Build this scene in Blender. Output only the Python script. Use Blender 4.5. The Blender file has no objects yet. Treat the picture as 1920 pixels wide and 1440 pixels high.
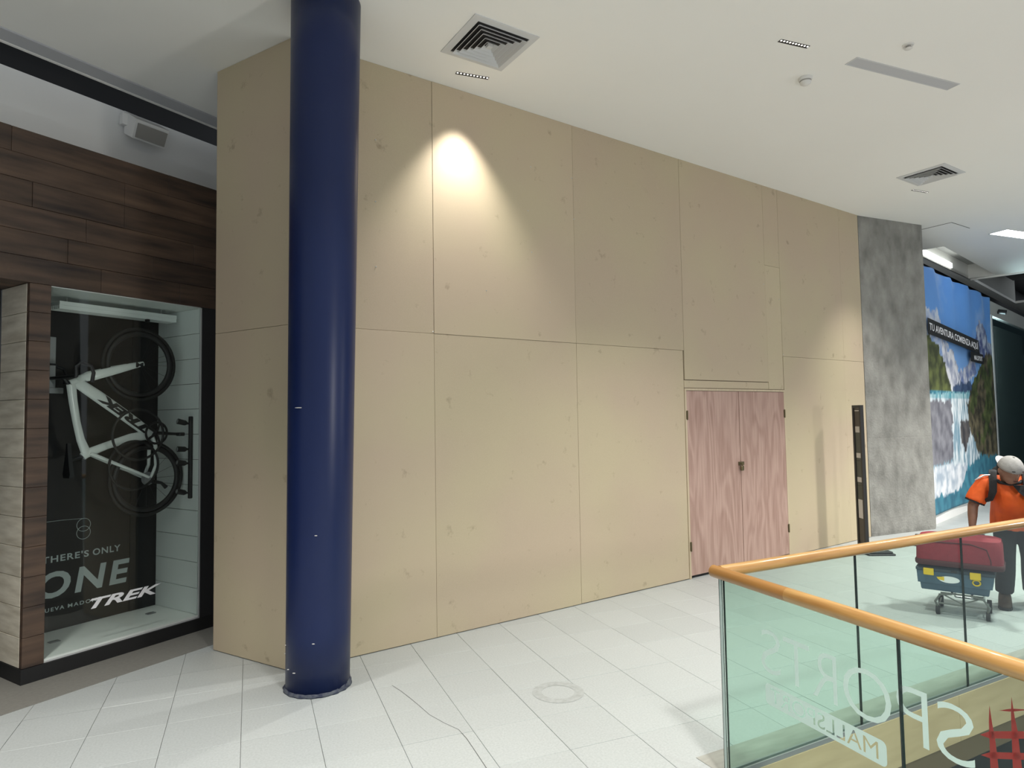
import bpy, bmesh, math, random
import numpy as np
from mathutils import Vector, Matrix
from mathutils.geometry import tessellate_polygon
from mathutils import noise as mnoise
R = math.radians
random.seed(7)
scn = bpy.context.scene
COL = scn.collection

# ------------------------------------------------------------------ camera
CAM_H = 1.74708
PITCH, ROLL, FPX = 0.0514056, -0.0160454, 1216.16
cd = bpy.data.cameras.new('camera'); cd.sensor_fit = 'HORIZONTAL'; cd.sensor_width = 36.0
cd.lens = FPX / 1920 * 36.0; cd.clip_start = 0.05; cd.clip_end = 200
cam = bpy.data.objects.new('camera', cd); COL.objects.link(cam)
fw = Vector((0, math.cos(PITCH), math.sin(PITCH))); up0 = Vector((0, -math.sin(PITCH), math.cos(PITCH))); rt0 = Vector((1, 0, 0))
rt = rt0 * math.cos(ROLL) + up0 * math.sin(ROLL); up = up0 * math.cos(ROLL) - rt0 * math.sin(ROLL)
cam.matrix_world = Matrix(((rt.x, up.x, -fw.x, 0), (rt.y, up.y, -fw.y, 0), (rt.z, up.z, -fw.z, CAM_H), (0, 0, 0, 1)))
scn.camera = cam

# ------------------------------------------------------------------ world, exposure
w = bpy.data.worlds.new('world'); scn.world = w; w.use_nodes = True
bg = w.node_tree.nodes['Background']; bg.inputs[0].default_value = (0.86, 0.93, 1.0, 1); bg.inputs[1].default_value = 0.33
scn.view_settings.view_transform = 'Standard'; scn.view_settings.look = 'None'
scn.view_settings.gamma = 1.0; scn.view_settings.use_curve_mapping = False
scn.view_settings.exposure = 0.66

scn.cycles.max_bounces = 6; scn.cycles.diffuse_bounces = 4; scn.cycles.glossy_bounces = 2
scn.cycles.caustics_reflective = False; scn.cycles.caustics_refractive = False; scn.cycles.adaptive_threshold = 0.02

ZC = 4.5555
def spot(name, loc, power, size=74, blend=0.85, color=(1, 0.93, 0.80), soft=0.06, aim=None):
    l = bpy.data.lights.new(name, 'SPOT'); l.energy = power; l.spot_size = R(size); l.spot_blend = blend
    l.color = color; l.shadow_soft_size = soft
    o = bpy.data.objects.new(name, l); COL.objects.link(o); o.location = loc
    if aim: o.rotation_euler = (Vector(aim) - Vector(loc)).to_track_quat('-Z', 'Y').to_euler()
    return o
# ceiling downlights: position, azimuth, power   (first three seen, the rest unseen and added for brightness)
DOWN = [(-0.285, 5.185, 24, 118), (2.19, 4.805, 20, 300), (5.26, 8.17, 22, 240),
        (-0.2, 2.4, 22, 130), (-2.6, 2.4, 22, 420), (-5.2, 2.6, 22, 620), (1.25, 0.8, 22, 440), (6.6, 5.8, 22, 700), (8.6, 8.6, 22, 700),
        (-3.4, -0.9, 22, 120), (4.7, 4.8, 22, 340), (1.9, -1.4, 22, 650)]
for i, (x, y, a, p) in enumerate(DOWN):
    spot('downlight_beam', (x, y, ZC - (0.04 if i < 3 else 0.17)), p, size=78 if i in (0, 2) else 96 if i == 1 else 86 if i in (4, 5) else 122, blend=0.8 if i == 0 else 1.0, color=(1, 0.965, 0.90), soft=0.03 if i < 3 else 0.15)

# unseen globe lights added over the well to brighten ceiling, fascia and wall
FILL_GLOBES = [(3.3, 1.2, 1.6, 112), (8.2, 4.6, 1.8, 80)]
for x, y, z, p in FILL_GLOBES:
    l = bpy.data.lights.new('fill_globe_light', 'POINT'); l.energy = p; l.color = (1, 0.97, 0.92); l.shadow_soft_size = 0.17
    o = bpy.data.objects.new('fill_globe_light', l); COL.objects.link(o); o.location = (x, y, z)

# ------------------------------------------------------------------ helpers
MATS = {}
def new_mat(name):
    m = bpy.data.materials.new(name); m.use_nodes = True; MATS[name] = m
    return m, m.node_tree, m.node_tree.nodes['Principled BSDF']
def mat(name, col, rough=0.6, metal=0.0, spec=0.5, var=None, scale=(4, 4, 4), amt=0.5, bump=0.0, bscale=60, detail=4, rnd=0.0, emit=None, es=1.0, coat=0.0):
    """plain principled; var = second colour mixed in by stretched noise; rnd = brightness jitter per object"""
    m, nt, b = new_mat(name)
    N, L = nt.nodes, nt.links
    b.inputs['Base Color'].default_value = (*col, 1); b.inputs['Roughness'].default_value = rough
    b.inputs['Metallic'].default_value = metal; b.inputs['Specular IOR Level'].default_value = spec
    b.inputs['Coat Weight'].default_value = coat
    tc = N.new('ShaderNodeTexCoord'); out = None
    if var:
        mp = N.new('ShaderNodeMapping'); mp.inputs['Scale'].default_value = scale
        L.new(tc.outputs['Object'], mp.inputs[0])
        nz = N.new('ShaderNodeTexNoise'); nz.inputs['Scale'].default_value = 1.0; nz.inputs['Detail'].default_value = detail
        L.new(mp.outputs[0], nz.inputs['Vector'])
        rp = N.new('ShaderNodeValToRGB'); rp.color_ramp.elements[0].position = 0.5 - amt / 2; rp.color_ramp.elements[1].position = 0.5 + amt / 2
        rp.color_ramp.elements[0].color = (*col, 1); rp.color_ramp.elements[1].color = (*var, 1)
        L.new(nz.outputs['Fac'], rp.inputs[0]); out = rp.outputs[0]
    if rnd:
        oi = N.new('ShaderNodeObjectInfo'); mr = N.new('ShaderNodeMapRange')
        mr.inputs['To Min'].default_value = 1 - rnd; mr.inputs['To Max'].default_value = 1 + rnd
        L.new(oi.outputs['Random'], mr.inputs[0])
        mx = N.new('ShaderNodeMix'); mx.data_type = 'RGBA'; mx.blend_type = 'MULTIPLY'; mx.inputs[0].default_value = 1
        if out: L.new(out, mx.inputs[6])
        else: mx.inputs[6].default_value = (*col, 1)
        L.new(mr.outputs[0], mx.inputs[7]); out = mx.outputs[2]
    if out: L.new(out, b.inputs['Base Color'])
    if bump:
        nb = N.new('ShaderNodeTexNoise'); nb.inputs['Scale'].default_value = bscale; nb.inputs['Detail'].default_value = 3
        L.new(tc.outputs['Object'], nb.inputs['Vector'])
        bm = N.new('ShaderNodeBump'); bm.inputs['Strength'].default_value = bump; bm.inputs['Distance'].default_value = 0.01
        L.new(nb.outputs['Fac'], bm.inputs['Height']); L.new(bm.outputs[0], b.inputs['Normal'])
    if emit:
        b.inputs['Emission Color'].default_value = (*emit, 1); b.inputs['Emission Strength'].default_value = es
    return m
def glass_mat(name, tint, ior=1.5, rough=0.0, dirt=0.0):
    m = bpy.data.materials.new(name); m.use_nodes = True; nt = m.node_tree; N, L = nt.nodes, nt.links
    N.remove(N['Principled BSDF'])
    tr = N.new('ShaderNodeBsdfTransparent'); tr.inputs[0].default_value = (*tint, 1)
    gl = N.new('ShaderNodeBsdfGlossy'); gl.inputs['Roughness'].default_value = rough
    ge = N.new('ShaderNodeNewGeometry'); dt = N.new('ShaderNodeVectorMath'); dt.operation = 'DOT_PRODUCT'
    L.new(ge.outputs['Incoming'], dt.inputs[0]); L.new(ge.outputs['Normal'], dt.inputs[1])
    ab = N.new('ShaderNodeMath'); ab.operation = 'ABSOLUTE'; L.new(dt.outputs['Value'], ab.inputs[0])
    om = N.new('ShaderNodeMath'); om.operation = 'SUBTRACT'; om.inputs[0].default_value = 1.0; L.new(ab.outputs[0], om.inputs[1])
    pw = N.new('ShaderNodeMath'); pw.operation = 'POWER'; pw.inputs[1].default_value = 5.0; L.new(om.outputs[0], pw.inputs[0])
    fr = N.new('ShaderNodeMath'); fr.operation = 'MULTIPLY_ADD'; fr.inputs[1].default_value = 0.95; fr.inputs[2].default_value = ((ior - 1) / (ior + 1)) ** 2; L.new(pw.outputs[0], fr.inputs[0])
    mx = N.new('ShaderNodeMixShader'); L.new(fr.outputs[0], mx.inputs[0]); L.new(tr.outputs[0], mx.inputs[1]); L.new(gl.outputs[0], mx.inputs[2])
    last = mx.outputs[0]
    if dirt:
        df = N.new('ShaderNodeBsdfDiffuse'); df.inputs[0].default_value = (0.7, 0.8, 0.76, 1)
        m2 = N.new('ShaderNodeMixShader'); m2.inputs[0].default_value = dirt; L.new(last, m2.inputs[1]); L.new(df.outputs[0], m2.inputs[2]); last = m2.outputs[0]
    L.new(last, N['Material Output'].inputs[0]); MATS[name] = m
    return m

class MB:
    def __init__(s): s.v = []; s.f = []; s.mi = []
    def add(s, vs, fs, mi=0):
        o = len(s.v); s.v += [tuple(p) for p in vs]; s.f += [tuple(i + o for i in q) for q in fs]; s.mi += [mi] * len(fs); return s
    def box(s, x0, x1, y0, y1, z0, z1, mi=0):
        return s.add([(x0, y0, z0), (x1, y0, z0), (x1, y1, z0), (x0, y1, z0), (x0, y0, z1), (x1, y0, z1), (x1, y1, z1), (x0, y1, z1)],
                     [(0, 3, 2, 1), (4, 5, 6, 7), (0, 1, 5, 4), (1, 2, 6, 5), (2, 3, 7, 6), (3, 0, 4, 7)], mi)
    def bbox(s, x0, x1, y0, y1, z0, z1, c, mi=0):
        """box with chamfered edges (rounded-rect section in xz, tapered front/back)"""
        ring = lambda x0, x1, z0, z1, k: [(x0 + k, z0), (x1 - k, z0), (x1, z0 + k), (x1, z1 - k), (x1 - k, z1), (x0 + k, z1), (x0, z1 - k), (x0, z0 + k)]
        rings = []
        for y, i in ((y0, c), (y0 + c, 0), (y1 - c, 0), (y1, c)):
            rings.append([(x, y, z) for x, z in ring(x0 + i, x1 - i, z0 + i, z1 - i, c)])
        return s.loft(rings, mi=mi)
    def loft(s, rings, cap=True, mi=0, closed=False):
        n = len(rings[0]); o = len(s.v); fs = []
        for r in rings: s.v += [tuple(p) for p in r]
        m = len(rings)
        for i in range(m if closed else m - 1):
            a, b = i * n, ((i + 1) % m) * n
            for j in range(n): k = (j + 1) % n; fs.append((o + a + j, o + a + k, o + b + k, o + b + j))
        if cap and not closed: fs.append(tuple(o + i for i in reversed(range(n)))); fs.append(tuple(o + (m - 1) * n + i for i in range(n)))
        s.f += fs; s.mi += [mi] * len(fs); return s
    def tube(s, pts, r, n=10, closed=False, cap=True, mi=0, flat=None):
        P = [Vector(p) for p in pts]; rs = r if isinstance(r, (list, tuple)) else [r] * len(P); rings = []; ref = None
        for i, p in enumerate(P):
            if closed: t = (P[(i + 1) % len(P)] - P[i - 1])
            else: t = P[min(i + 1, len(P) - 1)] - P[max(i - 1, 0)]
            t.normalize()
            if ref is None: ref = Vector((0, 0, 1)) if abs(t.z) < 0.9 else Vector((1, 0, 0))
            a = ref - t * ref.dot(t)
            if a.length < 1e-6: a = t.orthogonal()
            a.normalize(); b = t.cross(a); ref = a
            ra, rb = (rs[i], rs[i]) if not isinstance(rs[i], tuple) else rs[i]
            rings.append([p + a * ra * math.cos(2 * math.pi * k / n) + b * rb * math.sin(2 * math.pi * k / n) for k in range(n)])
        return s.loft(rings, cap, mi, closed)
    def ell(s, c, r, nu=12, nv=8, rot=None, mi=0):
        rings = []; c = Vector(c)
        for j in range(1, nv):
            th = math.pi * j / nv
            ring = []
            for i in range(nu):
                ph = 2 * math.pi * i / nu
                p = Vector((r[0] * math.sin(th) * math.cos(ph), r[1] * math.sin(th) * math.sin(ph), -r[2] * math.cos(th)))
                ring.append(c + (rot @ p if rot else p))
            rings.append(ring)
        return s.loft(rings, True, mi)
    def lathe(s, prof, n=24, c=(0, 0, 0), cap=True, mi=0):
        return s.loft([[(c[0] + r * math.cos(2 * math.pi * k / n), c[1] + r * math.sin(2 * math.pi * k / n), c[2] + z) for k in range(n)] for r, z in prof], cap, mi)
    def poly(s, pts, d, mi=0):
        """extrude a planar 3D polygon by vector d"""
        n = len(pts); P = [Vector(p) for p in pts]; Q = [p + Vector(d) for p in P]
        return s.add(P + Q, [tuple(range(n)), tuple(reversed(range(n, 2 * n)))] + [(i, i + n, (i + 1) % n + n, (i + 1) % n) for i in range(n)], mi)
    def mesh(s, name, mats, smooth=False, fix=True):
        me = bpy.data.meshes.new(name); me.from_pydata(s.v, [], s.f); 
        for m in (mats if isinstance(mats, (list, tuple)) else [mats]): me.materials.append(MATS[m])
        if any(s.mi): me.polygons.foreach_set('material_index', s.mi)
        if fix:
            bm = bmesh.new(); bm.from_mesh(me); bmesh.ops.recalc_face_normals(bm, faces=bm.faces); bm.to_mesh(me); bm.free()
        if smooth:
            me.polygons.foreach_set('use_smooth', [True] * len(me.polygons))
            if smooth != 'all': me.set_sharp_from_angle(angle=R(40))
        me.update(); return me
    def obj(s, name, mats, parent=None, smooth=False, loc=None):
        o = bpy.data.objects.new(name, s.mesh(name, mats, smooth)); COL.objects.link(o)
        if parent: o.parent = parent
        if loc: o.location = loc
        return o
def tag(o, label=None, cat=None, group=None, kind=None):
    if label: o['label'] = label
    if cat: o['category'] = cat
    if group: o['group'] = group
    if kind: o['kind'] = kind
    return o
def frame(name, x, y, ang, z=0):
    o = bpy.data.objects.new(name, None); COL.objects.link(o); o.location = (x, y, z); o.rotation_euler = (0, 0, R(ang)); o.empty_display_size = 0.1
    return o
def share(mesh, name, parent, loc=(0, 0, 0), rot=None, scale=None):
    o = bpy.data.objects.new(name, mesh); COL.objects.link(o); o.parent = parent; o.location = loc
    if rot: o.rotation_euler = rot
    if scale: o.scale = scale
    return o
def to_local(x0, y0, ang, P):
    a = R(ang); dx, dy = P[0] - x0, P[1] - y0
    return (dx * math.cos(a) + dy * math.sin(a), -dx * math.sin(a) + dy * math.cos(a))
def to_world(x0, y0, ang, s, d):
    a = R(ang); return (x0 + s * math.cos(a) - d * math.sin(a), y0 + s * math.sin(a) + d * math.cos(a))
def text_verts(body, size=1.0, bold=0.0, shear=0.0, spacing=1.0):
    cu = bpy.data.curves.new('txt', 'FONT'); cu.body = body; cu.size = size; cu.offset = bold; cu.shear = shear; cu.space_character = spacing
    cu.resolution_u = 4
    o = bpy.data.objects.new('txt', cu); COL.objects.link(o)
    dg = bpy.context.evaluated_depsgraph_get(); me = bpy.data.meshes.new_from_object(o.evaluated_get(dg))
    vs = [v.co.copy() for v in me.vertices]; fs = [tuple(p.vertices) for p in me.polygons]
    bm = bmesh.new(); bm.from_mesh(me); be = [(e.verts[0].index, e.verts[1].index) for e in bm.edges if e.is_boundary]; bm.free()
    bpy.data.objects.remove(o); bpy.data.curves.remove(cu); bpy.data.meshes.remove(me)
    return vs, fs, be
def put_text(body, height, fn, name, m, parent, width=None, bold=0.0, shear=0.0, spacing=1.0, thick=None):
    """fn maps (u,v) metres (v up from baseline) to a 3D point; cap height = height"""
    vs, fs, _ = text_verts(body, 1.0, bold, shear, spacing)
    x0 = min(v.x for v in vs); x1 = max(v.x for v in vs); y0 = min(v.y for v in vs); y1 = max(v.y for v in vs)
    sy = height / (y1 - y0); sx = (width / (x1 - x0)) if width else sy
    P = [fn((v.x - x0) * sx, (v.y - y0) * sy) for v in vs]
    mb = MB(); mb.add(P, fs); o = bpy.data.objects.new(name, mb.mesh(name, m, fix=False)); COL.objects.link(o); o.parent = parent
    return o
def voxel(mb, name, mats, parent, vox=0.012, smooth_it=6):
    """join overlapping lofts into one continuous skin"""
    me0 = mb.mesh(name + '_src', mats); o = bpy.data.objects.new(name + '_src', me0); COL.objects.link(o)
    md = o.modifiers.new('r', 'REMESH'); md.mode = 'VOXEL'; md.voxel_size = vox; md.use_smooth_shade = True
    ms = o.modifiers.new('s', 'SMOOTH'); ms.iterations = smooth_it; ms.factor = 0.5
    dg = bpy.context.evaluated_depsgraph_get(); me = bpy.data.meshes.new_from_object(o.evaluated_get(dg)); me.name = name
    bpy.data.objects.remove(o); bpy.data.meshes.remove(me0)
    me.polygons.foreach_set('use_smooth', [True] * len(me.polygons))
    o2 = bpy.data.objects.new(name, me); COL.objects.link(o2); o2.parent = parent
    return o2

# ------------------------------------------------------------------ materials
def make_mdf():
    m, nt, b = new_mat('mdf'); N, L = nt.nodes, nt.links
    tc = N.new('ShaderNodeTexCoord'); oi = N.new('ShaderNodeObjectInfo')
    va = N.new('ShaderNodeVectorMath'); va.operation = 'ADD'; L.new(tc.outputs['Object'], va.inputs[0])
    n1 = N.new('ShaderNodeTexNoise'); n1.inputs['Scale'].default_value = 0.9; n1.inputs['Detail'].default_value = 2; L.new(tc.outputs['Object'], n1.inputs['Vector'])
    r1 = N.new('ShaderNodeValToRGB'); r1.color_ramp.elements[0].position = 0.38; r1.color_ramp.elements[1].position = 0.62
    r1.color_ramp.elements[0].color = (0.535, 0.455, 0.312, 1); r1.color_ramp.elements[1].color = (0.525, 0.425, 0.312, 1); L.new(n1.outputs['Fac'], r1.inputs[0])
    # scuffs: sparse smudges
    n2 = N.new('ShaderNodeTexNoise'); n2.inputs['Scale'].default_value = 6.5; n2.inputs['Detail'].default_value = 5; n2.inputs['Roughness'].default_value = 0.62; L.new(tc.outputs['Object'], n2.inputs['Vector'])
    r2 = N.new('ShaderNodeValToRGB'); r2.color_ramp.elements[0].position = 0.62; r2.color_ramp.elements[1].position = 0.78
    r2.color_ramp.elements[0].color = (1, 1, 1, 1); r2.color_ramp.elements[1].color = (0.62, 0.58, 0.55, 1); L.new(n2.outputs['Fac'], r2.inputs[0])
    n3 = N.new('ShaderNodeTexNoise'); n3.inputs['Scale'].default_value = 220; n3.inputs['Detail'].default_value = 1; L.new(tc.outputs['Object'], n3.inputs['Vector'])
    r3 = N.new('ShaderNodeMapRange'); r3.inputs['To Min'].default_value = 0.93; r3.inputs['To Max'].default_value = 1.07; L.new(n3.outputs['Fac'], r3.inputs[0])
    mr = N.new('ShaderNodeMapRange'); mr.inputs['To Min'].default_value = 0.965; mr.inputs['To Max'].default_value = 1.03; L.new(oi.outputs['Random'], mr.inputs[0])
    prev = r1.outputs[0]
    for o in (r2.outputs[0], r3.outputs[0], mr.outputs[0]):
        mx = N.new('ShaderNodeMix'); mx.data_type = 'RGBA'; mx.blend_type = 'MULTIPLY'; mx.inputs[0].default_value = 1
        L.new(prev, mx.inputs[6]); L.new(o, mx.inputs[7]); prev = mx.outputs[2]
    L.new(prev, b.inputs['Base Color']); b.inputs['Roughness'].default_value = 0.62; b.inputs['Specular IOR Level'].default_value = 0.3
make_mdf()
def make_ply():
    m, nt, b = new_mat('plywood'); N, L = nt.nodes, nt.links
    tc = N.new('ShaderNodeTexCoord'); mp = N.new('ShaderNodeMapping'); mp.inputs['Scale'].default_value = (3.2, 1, 0.55); L.new(tc.outputs['Object'], mp.inputs[0])
    n1 = N.new('ShaderNodeTexNoise'); n1.inputs['Scale'].default_value = 1.3; n1.inputs['Detail'].default_value = 2; n1.inputs['Distortion'].default_value = 0.6; L.new(mp.outputs[0], n1.inputs['Vector'])
    mt = N.new('ShaderNodeMath'); mt.operation = 'MULTIPLY'; mt.inputs[1].default_value = 34; L.new(n1.outputs['Fac'], mt.inputs[0])
    sn = N.new('ShaderNodeMath'); sn.operation = 'SINE'; L.new(mt.outputs[0], sn.inputs[0])
    mr = N.new('ShaderNodeMapRange'); mr.inputs['From Min'].default_value = -1; L.new(sn.outputs[0], mr.inputs[0])
    n2 = N.new('ShaderNodeTexNoise'); n2.inputs['Scale'].default_value = 1.0; n2.inputs['Detail'].default_value = 6
    mp2 = N.new('ShaderNodeMapping'); mp2.inputs['Scale'].default_value = (40, 1, 2.5); L.new(tc.outputs['Object'], mp2.inputs[0]); L.new(mp2.outputs[0], n2.inputs['Vector'])
    ad = N.new('ShaderNodeMath'); ad.operation = 'MULTIPLY_ADD'; ad.inputs[1].default_value = 0.35; L.new(mr.outputs[0], ad.inputs[0]); L.new(n2.outputs['Fac'], ad.inputs[2])
    rp = N.new('ShaderNodeValToRGB'); rp.color_ramp.elements[0].position = 0.3; rp.color_ramp.elements[1].position = 0.95
    rp.color_ramp.elements[0].color = (0.34, 0.205, 0.165, 1); rp.color_ramp.elements[1].color = (0.50, 0.34, 0.285, 1)
    L.new(ad.outputs[0], rp.inputs[0]); L.new(rp.outputs[0], b.inputs['Base Color']); b.inputs['Roughness'].default_value = 0.5
make_ply()
mat('mdf_back', (0.16, 0.12, 0.08), 0.9)
mat('pale_wood', (0.62, 0.52, 0.37), 0.6, var=(0.52, 0.42, 0.29), scale=(30, 30, 2))
mat('ceiling_paint', (0.90, 0.895, 0.855), 0.9, var=(0.87, 0.865, 0.825), scale=(0.6, 0.6, 0.6))
mat('tile', (0.47, 0.50, 0.50), 0.42, var=(0.355, 0.378, 0.38), scale=(85, 85, 85), amt=0.7, detail=3, rnd=0.03, spec=0.4)
mat('grout', (0.42, 0.42, 0.41), 0.9)
mat('stone_border', (0.36, 0.36, 0.33), 0.45, var=(0.27, 0.27, 0.245), scale=(6, 30, 6))
mat('grey_floor', (0.23, 0.225, 0.205), 0.5, var=(0.19, 0.185, 0.17), scale=(40, 40, 40))
mat('blue_paint', (0.008, 0.016, 0.068), 0.34, var=(0.010, 0.020, 0.080), scale=(3, 3, 1.2), spec=0.32)
mat('worn_paint', (0.085, 0.095, 0.115), 0.7, var=(0.012, 0.018, 0.05), scale=(25, 25, 40), amt=0.25)
mat('concrete', (0.16, 0.157, 0.145), 0.85, var=(0.36, 0.355, 0.33), scale=(5, 5, 3.2), amt=0.5, bump=0.9, bscale=34, detail=14)
mat('dark_wood', (0.024, 0.016, 0.014), 0.5, var=(0.130, 0.080, 0.052), scale=(1.4, 9, 13), amt=0.42, detail=7, rnd=0.18, bump=0.12, bscale=40)
mat('white_wood', (0.80, 0.74, 0.62), 0.7, var=(0.50, 0.44, 0.34), scale=(3, 3, 18), amt=0.45, detail=6, rnd=0.1)
mat('white_paint', (0.90, 0.90, 0.885), 0.7, var=(0.87, 0.87, 0.86), scale=(2, 2, 2))
mat('booth_white', (0.86, 0.90, 0.88), 0.55)
mat('black', (0.008, 0.008, 0.009), 0.6)
mat('soft_black', (0.018, 0.018, 0.02), 0.5)
mat('panel_brown', (0.030, 0.026, 0.024), 0.6, var=(0.024, 0.021, 0.019), scale=(6, 6, 6))
mat('panel_black', (0.010, 0.010, 0.012), 0.5)
def make_vinyl():
    m, nt, b = new_mat('white_vinyl'); N, L = nt.nodes, nt.links; N.remove(b)
    d = N.new('ShaderNodeBsdfDiffuse'); d.inputs[0].default_value = (0.95, 0.96, 0.96, 1); t = N.new('ShaderNodeBsdfTranslucent'); t.inputs[0].default_value = (0.95, 0.96, 0.96, 1)
    x = N.new('ShaderNodeMixShader'); x.inputs[0].default_value = 0.5; L.new(d.outputs[0], x.inputs[1]); L.new(t.outputs[0], x.inputs[2]); L.new(x.outputs[0], N['Material Output'].inputs[0])
make_vinyl()
mat('print_white', (0.50, 0.56, 0.56), 0.7)
mat('print_bright', (0.85, 0.85, 0.88), 0.6)
mat('metal_grey', (0.36, 0.37, 0.38), 0.45, metal=0.5)
mat('steel', (0.62, 0.63, 0.64), 0.3, metal=0.9)
mat('rubber', (0.014, 0.014, 0.015), 0.7)
mat('bike_white', (0.78, 0.82, 0.80), 0.25, coat=0.4)
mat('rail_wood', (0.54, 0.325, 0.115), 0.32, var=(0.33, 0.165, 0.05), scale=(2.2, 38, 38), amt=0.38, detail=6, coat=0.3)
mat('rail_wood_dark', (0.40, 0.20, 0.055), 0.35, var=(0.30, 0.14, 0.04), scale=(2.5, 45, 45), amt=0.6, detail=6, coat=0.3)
mat('travertine', (0.60, 0.48, 0.285), 0.5, var=(0.45, 0.35, 0.20), scale=(2.2, 2, 16), amt=0.6, detail=7)
mat('brown_trim', (0.15, 0.115, 0.07), 0.6)
mat('lower_floor', (0.05, 0.055, 0.06), 0.5)
mat('glass_edge', (0.010, 0.022, 0.020), 0.25)
mat('glass_edge_light', (0.45, 0.55, 0.52), 0.3)
mat('red_vinyl', (0.62, 0.020, 0.018), 0.5)
mat('diffuser_paint', (0.62, 0.63, 0.63), 0.55)
mat('diffuser_dark', (0.03, 0.028, 0.026), 0.8)
mat('lamp_black', (0.012, 0.012, 0.012), 0.5)
mat('reflector', (0.8, 0.8, 0.8), 0.25, metal=0.8, emit=(1, 0.95, 0.85), es=2.2)
mat('reflector_dim', (0.8, 0.8, 0.8), 0.25, metal=0.8, emit=(1, 0.95, 0.85), es=0.8)
mat('panel_off', (0.50, 0.51, 0.53), 0.6)
mat('detector_white', (0.72, 0.71, 0.68), 0.5)
mat('detector_grey', (0.33, 0.32, 0.30), 0.6)
mat('lamp_white', (0.9, 0.9, 0.9), 0.5, emit=(0.92, 0.97, 1.0), es=7.0)
mat('cove_led', (0.9, 0.9, 0.9), 0.5, emit=(0.95, 1.0, 0.98), es=3.5)
mat('cove_grey', (0.42, 0.42, 0.40), 0.8)
mat('aluminium', (0.66, 0.68, 0.68), 0.4, metal=0.3)
mat('burgundy', (0.25, 0.016, 0.030), 0.75, var=(0.20, 0.012, 0.023), scale=(40, 40, 40), bump=0.2, bscale=300)
mat('burgundy_dark', (0.06, 0.012, 0.015), 0.8)
mat('toolbox_blue', (0.050, 0.100, 0.155), 0.5, var=(0.06, 0.115, 0.175), scale=(9, 9, 9))
mat('toolbox_dark', (0.030, 0.050, 0.072), 0.55)
mat('yellow', (0.78, 0.52, 0.015), 0.45)
mat('cart_grey', (0.16, 0.165, 0.155), 0.5, metal=0.3)
mat('shirt', (0.80, 0.130, 0.010), 0.7, var=(0.62, 0.085, 0.012), scale=(9, 9, 9), amt=0.5, bump=0.5, bscale=14)
mat('skin', (0.20, 0.105, 0.068), 0.5)
mat('trousers', (0.014, 0.015, 0.017), 0.85, bump=0.5, bscale=18)
mat('shoe_brown', (0.085, 0.042, 0.022), 0.7, var=(0.05, 0.03, 0.02), scale=(20, 20, 20))
mat('cap_grey', (0.33, 0.33, 0.32), 0.85, var=(0.26, 0.26, 0.25), scale=(30, 30, 30), bump=0.3, bscale=40)
mat('cap_brim', (0.50, 0.50, 0.48), 0.85)
mat('strap_black', (0.012, 0.013, 0.015), 0.85, bump=0.3, bscale=60)
mat('curtain', (0.26, 0.27, 0.26), 0.9)
mat('shop_dark', (0.04, 0.075, 0.085), 0.7)
mat('shop_blue', (0.05, 0.12, 0.35), 0.6, emit=(0.1, 0.25, 0.8), es=0.35)
mat('shop_red', (0.25, 0.03, 0.04), 0.6)
mat('totem_green', (0.040, 0.050, 0.042), 0.4)
mat('totem_brown', (0.045, 0.036, 0.032), 0.4)
mat('paper', (0.62, 0.60, 0.58), 0.7)
mat('brass', (0.16, 0.13, 0.07), 0.4, metal=0.7)
glass_mat('rail_glass', (0.872, 0.950, 0.918), ior=1.34)
glass_mat('shop_glass', (0.955, 0.98, 0.97), ior=1.4)
glass_mat('dark_glass', (0.75, 0.82, 0.82), ior=1.3)
def make_print():
    m, nt, b = new_mat('banner_print'); at = nt.nodes.new('ShaderNodeVertexColor'); at.layer_name = 'print'
    nt.links.new(at.outputs[0], b.inputs['Base Color']); b.inputs['Roughness'].default_value = 0.6
make_print()

# ------------------------------------------------------------------ frames of the place
WX, WY, WA = -1.5706, 4.6157, 34.674          # boarded shop front
RA = 148.89                                   # its short return
SX, SY, SA = -3.33226, 4.46770, 58.51         # bike shop front
PX, PY, PA = 6.62, 10.22, 43.0                # far shop front with the banner
CX, CY = 0.99406, 3.22856                     # corner of the glass railing
NA, FA = -67.95, 27.2                         # near and far runs of the railing
NEND = to_world(CX, CY, NA, 9.0, 0); FEND = to_world(CX, CY, FA, 16.0, 0)

# ------------------------------------------------------------------ floor
def flat_poly(outer, holes, z0, z1, name, m, top_only=False):
    loops = [[Vector((x, y, 0)) for x, y in outer]] + [[Vector((x, y, 0)) for x, y in h] for h in holes]
    tri = tessellate_polygon(loops); flat = [p for l in loops for p in l]; n = len(flat)
    mb = MB(); mb.v = [(p.x, p.y, z0) for p in flat] + [(p.x, p.y, z1) for p in flat]
    for t in tri: mb.f.append(tuple(t)); mb.f.append(tuple(i + n for i in reversed(t)))
    o = 0
    for l in loops:
        k = len(l)
        for i in range(k): a, b_ = o + i, o + (i + 1) % k; mb.f.append((a, b_, b_ + n, a + n))
        o += k
    mb.mi = [0] * len(mb.f)
    return mb.obj(name, m)
FLOOR = [(-9, -5), (NEND[0], NEND[1]), (CX, CY), (FEND[0], FEND[1]), (22, 24), (-9, 24)]
floor = flat_poly(FLOOR, [], -0.28, -0.008, 'floor', 'grout')
tag(floor, 'pale grey speckled square floor tiles of the mall walkway', 'floor', kind='structure')
T0 = R(22.04); E1 = (math.cos(T0), math.sin(T0)); E2 = (-math.sin(T0), math.cos(T0))
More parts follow.
